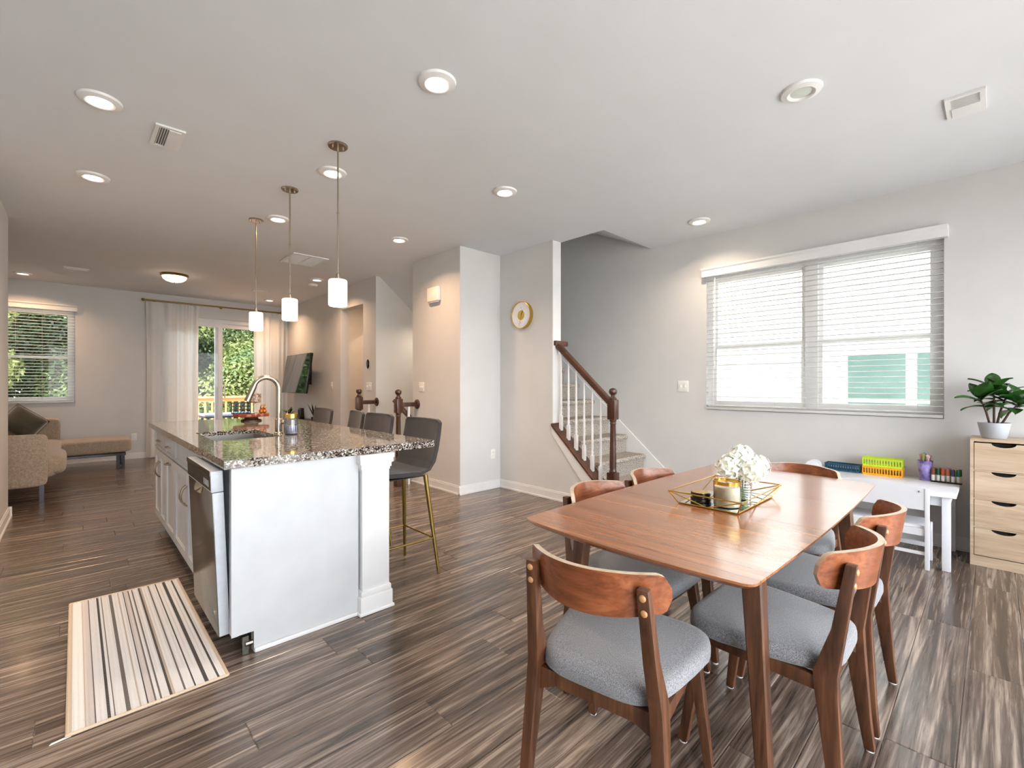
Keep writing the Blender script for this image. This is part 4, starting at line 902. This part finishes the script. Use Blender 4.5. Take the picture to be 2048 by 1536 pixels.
# drawer unit
t = thing('drawer_unit', 'pale oak four-drawer unit carrying the potted plant', 'drawers', (4.66,-.045,0)); hw_, DZ = .16, .875
MB().box(-.15,.155,-hw_,-hw_+.018,.001,DZ-.018).box(-.15,.155,hw_-.018,hw_,.001,DZ-.018).box(.145,.155,-hw_,hw_,.001,DZ).box(-.15,.155,-hw_,hw_,DZ-.018,DZ).box(-.148,.14,-hw_+.018,hw_-.018,.001,.07).build('carcass', M_oak, t, smooth=False)
for i in range(4):
    z0_ = .076+.196*i; z1_ = z0_+.184; a, b = -hw_+.021, hw_-.021
    pts = [(a,z0_),(b,z0_),(b,z1_)]+[(.058*math.cos(k*PI/12),z1_-.026*math.sin(k*PI/12)) for k in range(13)]+[(a,z1_)]
    d = MB().prism(pts,-.15,-.134,'x').build('drawer', M_oak, t, smooth=False)
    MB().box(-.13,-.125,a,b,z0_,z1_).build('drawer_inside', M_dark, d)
    if i < 3: MB().box(-.146,-.13,-hw_+.018,hw_-.018,z1_+.0015,z1_+.0105).build('divider', M_oak, t, smooth=False)
t = thing('potted_plant', 'broad-leaved green plant in a pale grey pot on the drawer unit', 'plant', (4.63,0.0,DZ+.001))
MB().lathe([(0,0),(.056,0),(.064,.008),(.084,.11),(.08,.11),(.066,.02),(0,.02)],40,cap=False).build('pot', M_pot, t); MB().lathe([(.074,.09),(0,.092)],28,cap=False).build('soil', M_soil, t)
lm = MB()
def lf(u, v): 
    w_ = .046*math.sin(PI*min(1,u**.75))**.7*(1-.15*u); x = .15*u; return (x, (2*v-1)*w_, .022*math.sin(u*2.2)-.02*u*u+.010*abs(2*v-1))
lm.grid(lf, 10, 6); lme = lm.mesh('leaf', M_leaf, angle=80)
rr = random.Random(12)
stems = [(-.02,.018,.20,-.05,.05),(.0,.0,.27,0,0),(.02,-.012,.22,.02,-.05),(.01,-.03,.18,.03,-.10)]
for bx0, by0, hh, lx, ly in stems:
    MB().tube([(bx0,by0,.085),(bx0+lx*.4,by0+ly*.4,.085+hh*.5),(bx0+lx,by0+ly,.085+hh)],[.007,.006,.004],8).build('stem', M_stem, t)
    for k in range(9):
        a = k*2.4+rr.uniform(-.3,.3)+bx0*50; q = k/8; o = bpy.data.objects.new('leaf', lme); COL.objects.link(o); o.parent = t
        o.location = (bx0+lx*(.65+.35*q), by0+ly*(.65+.35*q), .085+hh*(.62+.38*q)); s_ = rr.uniform(.75,1.1); o.scale = (s_,s_,s_)
        o.rotation_euler = (rr.uniform(-.3,.3), -(-.25+1.1*q)+rr.uniform(-.25,.25), a)

# ---------------------------------------------------------------- rug
rg = thing('kitchen_rug', 'cream woven kitchen rug with thin dark stripes', 'rug', (-.02,2.262,.001))
m = MB(); NX, NY = 66, 8; RW, RL = .495, 1.34
m.grid(lambda u, v: (u*RW, v*RL+.004*math.sin(u*9), .007+.0022*math.sin(u*NX*PI)), NX*2, NY); m.grid(lambda u, v: (u*RW, v*RL+.004*math.sin(u*9), 0), NX*2, NY)
m.build('weave', M_rug, rg, angle=80)
M_bind = mat('rug_binding', (214,192,166), .95, scale=90, bump=.5)
for a, b in (((0,0,.006),(RW,0,.006)),((RW,0,.006),(RW,RL,.006)),((RW,RL,.006),(0,RL,.006)),((0,RL,.006),(0,0,.006))): MB().tube([a,b],.006,8).build('binding', M_bind, rg)
MB().prism([(-.045,-.012),(.01,-.004),(.012,.006),(-.04,-.003)],0,.002).build('pad_corner', M_plast, rg)

# ---------------------------------------------------------------- television and console
tv = thing('television', 'wall-mounted black television tilted forward', 'television', (2.95,8.86,1.45), 0)
tl = T((0,0,0),0,math.radians(8),0)
MB().box(-.012,.03,-.63,.63,-.36,.36,tl).build('casing', M_black, tv, bevel=.004)
MB().box(-.0135,-.0122,-.622,.622,-.35,.352,tl).build('screen', M_screen, tv)
MB().box(.182,.204,-.2,.2,-.2,.2).build('wall_plate', M_black, tv); MB().bar((.03,-.1,.05),(.19,-.12,.05),.03,.05).bar((.03,.1,.05),(.19,.12,.05),.03,.05).bar((.03,-.1,-.1),(.19,-.12,-.12),.03,.04).build('mount_arm', M_black, tv)
MB().tube([(.04,-.2,.0),(.12,-.24,-.06),(.19,-.22,-.2)],.006,8).build('cable', M_black, tv)
t = thing('media_console', 'low dark console below the television', 'console', (2.96,8.75,0))
MB().box(-.17,.17,-.75,.75,.12,.62).build('carcass', M_walnut, t, bevel=.004)
for i in range(3): MB().box(-.185,-.171,-.74+.5*i,-.26+.5*i,.14,.6).build('door', M_walnut, t, bevel=.002)
for sx in (-1,1):
    for s_ in (-1,1): MB().tube([(.13*sx,.68*s_,.12),(.15*sx,.70*s_,.001)],[.02,.012],10).build('leg', M_black, t)
t = thing('speaker', 'small black speaker standing under the television', 'speaker', (2.98,8.70,.621)); MB().prism([(-.045,0),(.045,0),(.035,.2),(-.035,.2)],-.05,.05,'y').build('cabinet', M_black, t, bevel=.006); MB().box(-.046,-.043,-.035,.035,.03,.17).build('grille', M_dark, t)
def leafy(label, loc, n, L, spread, seed):
    t = thing('console_plant', label, 'plant', loc); r = random.Random(seed)
    MB().lathe([(.04,0),(.055,.07),(.05,.07),(.0,.06)],20).build('pot', M_black, t)
    me = MB().grid(lambda u, v: (L*u*spread, (2*v-1)*.02*math.sin(PI*min(1,u+.08)), L*(u-.6*spread*u*u)), 8, 3).mesh('leaf', M_leafd, angle=80)
    for k in range(n):
        o = bpy.data.objects.new('leaf', me); COL.objects.link(o); o.parent = t; o.location = (0,0,.06); o.rotation_euler = (0, r.uniform(-.2,.2), k*2*PI/n+r.uniform(-.4,.4)); s_ = r.uniform(.7,1.1); o.scale = (s_,1,s_)
leafy('dark arching houseplant on the console under the television', (2.92,9.15,.621), 9, .24, .9, 2)
leafy('slim upright houseplant on the console beside the doorway', (2.98,8.06,.621), 5, .34, .25, 8)

# ---------------------------------------------------------------- sofa
def cushion(name, sx, sy, sz, m, parent, M, p=.42):
    def fn(u, v):
        a = -PI/2+PI*v; b = -PI+2*PI*u; c_ = lambda q, e: math.copysign(abs(q)**e, q)
        return tuple(M @ Vector((sx/2*c_(math.cos(a),p)*c_(math.cos(b),p), sy/2*c_(math.cos(a),p)*c_(math.sin(b),p), sz/2*c_(math.sin(a),p))))
    return MB().grid(fn, 40, 20).build(name, m, parent, merge=True, angle=75)
so = thing('sectional_sofa', 'beige sectional sofa with chaise along the far wall', 'sofa', (-.6,8.3,0))
MB().box(-.55,.36,-1.36,1.25,.20,.235).box(.36,1.15,.62,1.25,.20,.235).build('base_frame', M_black, so, smooth=False)
cushion('seat_cushion', .98, 2.55, .24, M_sofa, so, T((-.02,-.08,.35)), .25)
cushion('chaise_cushion', 1.72, .68, .20, M_sofa, so, T((.36,.93,.34)), .22)
cushion('arm_panel', .92, .14, .54, M_sofa, so, T((-.07,-1.37,.455)), .14)
cushion('quilted_throw', .34, 1.0, .22, M_sofa, so, T((.36,-.75,.36)), .45)
cushion('back_cushion', .95, .18, .36, M_sofa, so, T((-.03,1.15,.585),.12), .2)
cushion('back_panel', .18, 2.6, .5, M_sofa, so, T((-.5,-.08,.55)), .15)
for x, y in ((.345,-1.34),(-.5,-1.34),(1.12,.66),(1.12,1.2),(-.5,1.2),(1.06,.66)): MB().box(x-.018,x+.018,y-.018,y+.018,.001,.2).build('leg', M_black, so)
pl = thing('throw_pillow', 'olive green throw pillow leaning on the sofa', 'pillow', (-.50,8.92,.535))
PMx = T((0,0,.20),0,0,.5) @ Matrix.Rotation(1.15,4,'X') @ Matrix.Rotation(PI/4,4,'Z')
def pil(sg): return lambda u, v: tuple(PMx @ Vector(((2*u-1)*.2*(1-.07*(1-(2*v-1)**2)),(2*v-1)*.2*(1-.07*(1-(2*u-1)**2)),sg*.075*((1-(2*u-1)**4)*(1-(2*v-1)**4))**.6)))
MB().grid(pil(1),16,16).grid(pil(-1),16,16).build('cover', M_olive, pl, merge=True, angle=75)
MB().tube([tuple(PMx @ Vector((a*.2,b*.2,0))) for a, b in ((-1,-1),(1,-1),(1,1),(-1,1),(-1,-1))],.004,6).build('piping', M_olive, pl)

# ---------------------------------------------------------------- outdoors
struct('ground', MB().box(-40,45,-30,60,-.6,-.5), M_lawn, 'lawn outside the house', smooth=False)
struct('ground_bounce_slab', MB().box(-9,12,-16,YR-.14,-.5,-.14), M_conc, 'added pale concrete slab bouncing daylight into the broad window', smooth=False)  # unseen pale slab added to bounce neutral light up to the ceiling
dk = thing('deck', 'cedar deck outside the sliding door', 'deck', (2.6,11.6,-.12))
for k in range(20): MB().box(-2.6,2.6,-1.44+.145*k,-1.44+.145*k+.138,-.03,0).build('deck_board', M_deck, dk, smooth=False)
MB().box(-2.6,2.6,-1.4,1.4,-.2,-.03).build('joists', M_deck, dk, smooth=False)
rl2 = thing('deck_railing', 'cedar railing at the edge of the deck', 'railing', (2.6,12.95,-.12))
MB().box(-2.6,2.6,-.07,.07,1.045,1.085).build('top_rail', M_deck, rl2); MB().box(-2.6,2.6,-.02,.02,.955,1.045).build('upper_rail', M_deck, rl2); MB().box(-2.6,2.6,-.02,.02,.08,.16).build('bottom_rail', M_deck, rl2)
bme = MB().box(-.018,.018,-.018,.018,.16,.955).mesh('baluster', M_deck, smooth=False)
for k in range(36):
    o = bpy.data.objects.new('baluster', bme); COL.objects.link(o); o.parent = rl2; o.location = (-2.5+5.0*k/35, 0, 0)
for x in (-2.55,-.85,.85,2.55): MB().box(x-.045,x+.045,-.045,.045,.004,1.045).build('post', M_deck, rl2)
t = thing('patio_table', 'pale blue patio table on the deck', 'table', (2.45,11.7,-.12)); MB().box(-.5,.5,-.4,.4,.70,.735).build('tabletop', mat('patio_blue',(120,138,164),.5), t, bevel=.004); MB().box(-.48,.48,-.38,.38,.66,.70).build('apron', M_navy, t)
for sx in (-1,1):
    for s_ in (-1,1): MB().bar((.42*sx,.32*s_,.66),(.46*sx,.36*s_,.006),.04).build('leg', M_navy, t)
def tree(label, x, y, h, r, n, mi, seed, z0=-.5, leaf=.15, name='tree', group='trees behind the house'):
    rn = random.Random(seed); t = thing(name, label, name, (x,y,z0), 0, group)
    MB().tube([(0,0,0),(.1,0,h*.4),(.0,.1,h*.8)],[.12,.09,.03],10).build('trunk', M_bark, t)
    bl = [(Vector((rn.gauss(0,r*.42), rn.gauss(0,r*.42), h*(.12+.84*(i+.5)/16))), r*rn.uniform(.38,.62)) for i in range(16)]
    V = []; F = []
    for i in range(n):
        c0, br = bl[rn.randrange(16)]; d = Vector((rn.gauss(0,1),rn.gauss(0,1),rn.gauss(0,1))).normalized(); p = c0+d*br*rn.uniform(.6,1.05)
        nn = (d+Vector((rn.gauss(0,.6),rn.gauss(0,.6),rn.gauss(0,.6)+.4))).normalized(); u = nn.orthogonal().normalized(); v = nn.cross(u); a = rn.uniform(0,6.3)
        d1 = u*math.cos(a)+v*math.sin(a); d2 = nn.cross(d1); s_ = leaf*rn.uniform(.6,1.2); k = len(V)
        V += [tuple(p-d1*s_), tuple(p+d2*s_*.45), tuple(p+d1*s_), tuple(p-d2*s_*.45)]; F.append((k,k+1,k+2,k+3))
    m = MB(); m.v = V; m.f = F; m.build('foliage', M_tree[mi], t, smooth=False)
rt = random.Random(21)
desc = ['leafy tree %s', 'pale-leaved tree %s', 'dense dark tree %s']
spots = [(-3.4,16.5,5.5,1.7,0),(-1.9,15.2,4.6,1.3,1),(-.6,17.2,6,1.8,2),(.9,16.0,5.5,1.6,0),(2.4,17.4,6.5,1.9,2),(3.6,15.6,5.2,1.5,1),(5.0,16.9,6.2,1.9,0),(6.6,16.0,5.5,1.7,1),(8.4,17.2,6,1.9,0)]
where = ['left of the back window','in the left half of the back window','in the right half of the back window','between window and sliding door','behind the left door pane','behind the right door pane','right of the sliding door','far right beyond the deck','at the outer right of the garden']
for i, (x, y, h_, r_, mi) in enumerate(spots): tree(desc[mi] % where[i], x, y, h_, r_, 25000, mi, 30+i, leaf=.06)
for i in range(7): tree('tall tree in the back row of the garden, number %s from the left' % ['one','two','three','four','five','six','seven'][i], -6+3.1*i, 22+rt.uniform(-1,1), 8.5, 2.6, 7000, (2,0,2,2,0,2,2)[i], 60+i, leaf=.2)
for i in range(8): tree('low dark shrub at the rear edge of the garden, %s' % ['outermost left','second from the left','third from the left','fourth from the left','fourth from the right','third from the right','second from the right','outermost right'][i], -10+3.2*i, 27.5, 3.2, 2.0, 4500, 2, 90+i, leaf=.16, name='shrub', group='shrubs at the rear of the garden')
# neighbouring house seen through the wide window
nh = thing('neighbour_house', 'white sided neighbouring house outside the wide window', 'house', (8.0,2.0,-.5))
MB().box(.06,.4,-7,7,0,6.5).build('wall', M_siding, nh, smooth=False)
wins = [(.81,1.44,.55,1.665),(.16,.695,.55,1.665)]
for k in range(34):
    z = .1+.18*k; zw = z-.5
    spans = [(-7,7)]
    if zw+.18 > .45 and zw < 1.76: spans = [(-7,.05-2),(1.54-2,7)]
    for a, b in spans: MB().prism([(.06,z+.185),(.045,z+.18),(.03,z),(.06,z)],a,b,'y').build('siding_board', M_siding, nh, smooth=False)
MB().box(.01,.055,-1.97,-.44,.95,2.27).build('window_surround', M_trim, nh, smooth=False)
M_ng = mat('neighbour_glass', (92,116,110), .2, col2=(112,134,128), scale=1.5, spec=.2)
for a, b, c_, d in wins:
    for lo, hi in ((c_+.02+.5,1.0+.5),(1.06+.5,d+.5)): 
        MB().box(.0,.009,a-2,b-2,lo,hi).build('pane', M_ng, nh, smooth=False)
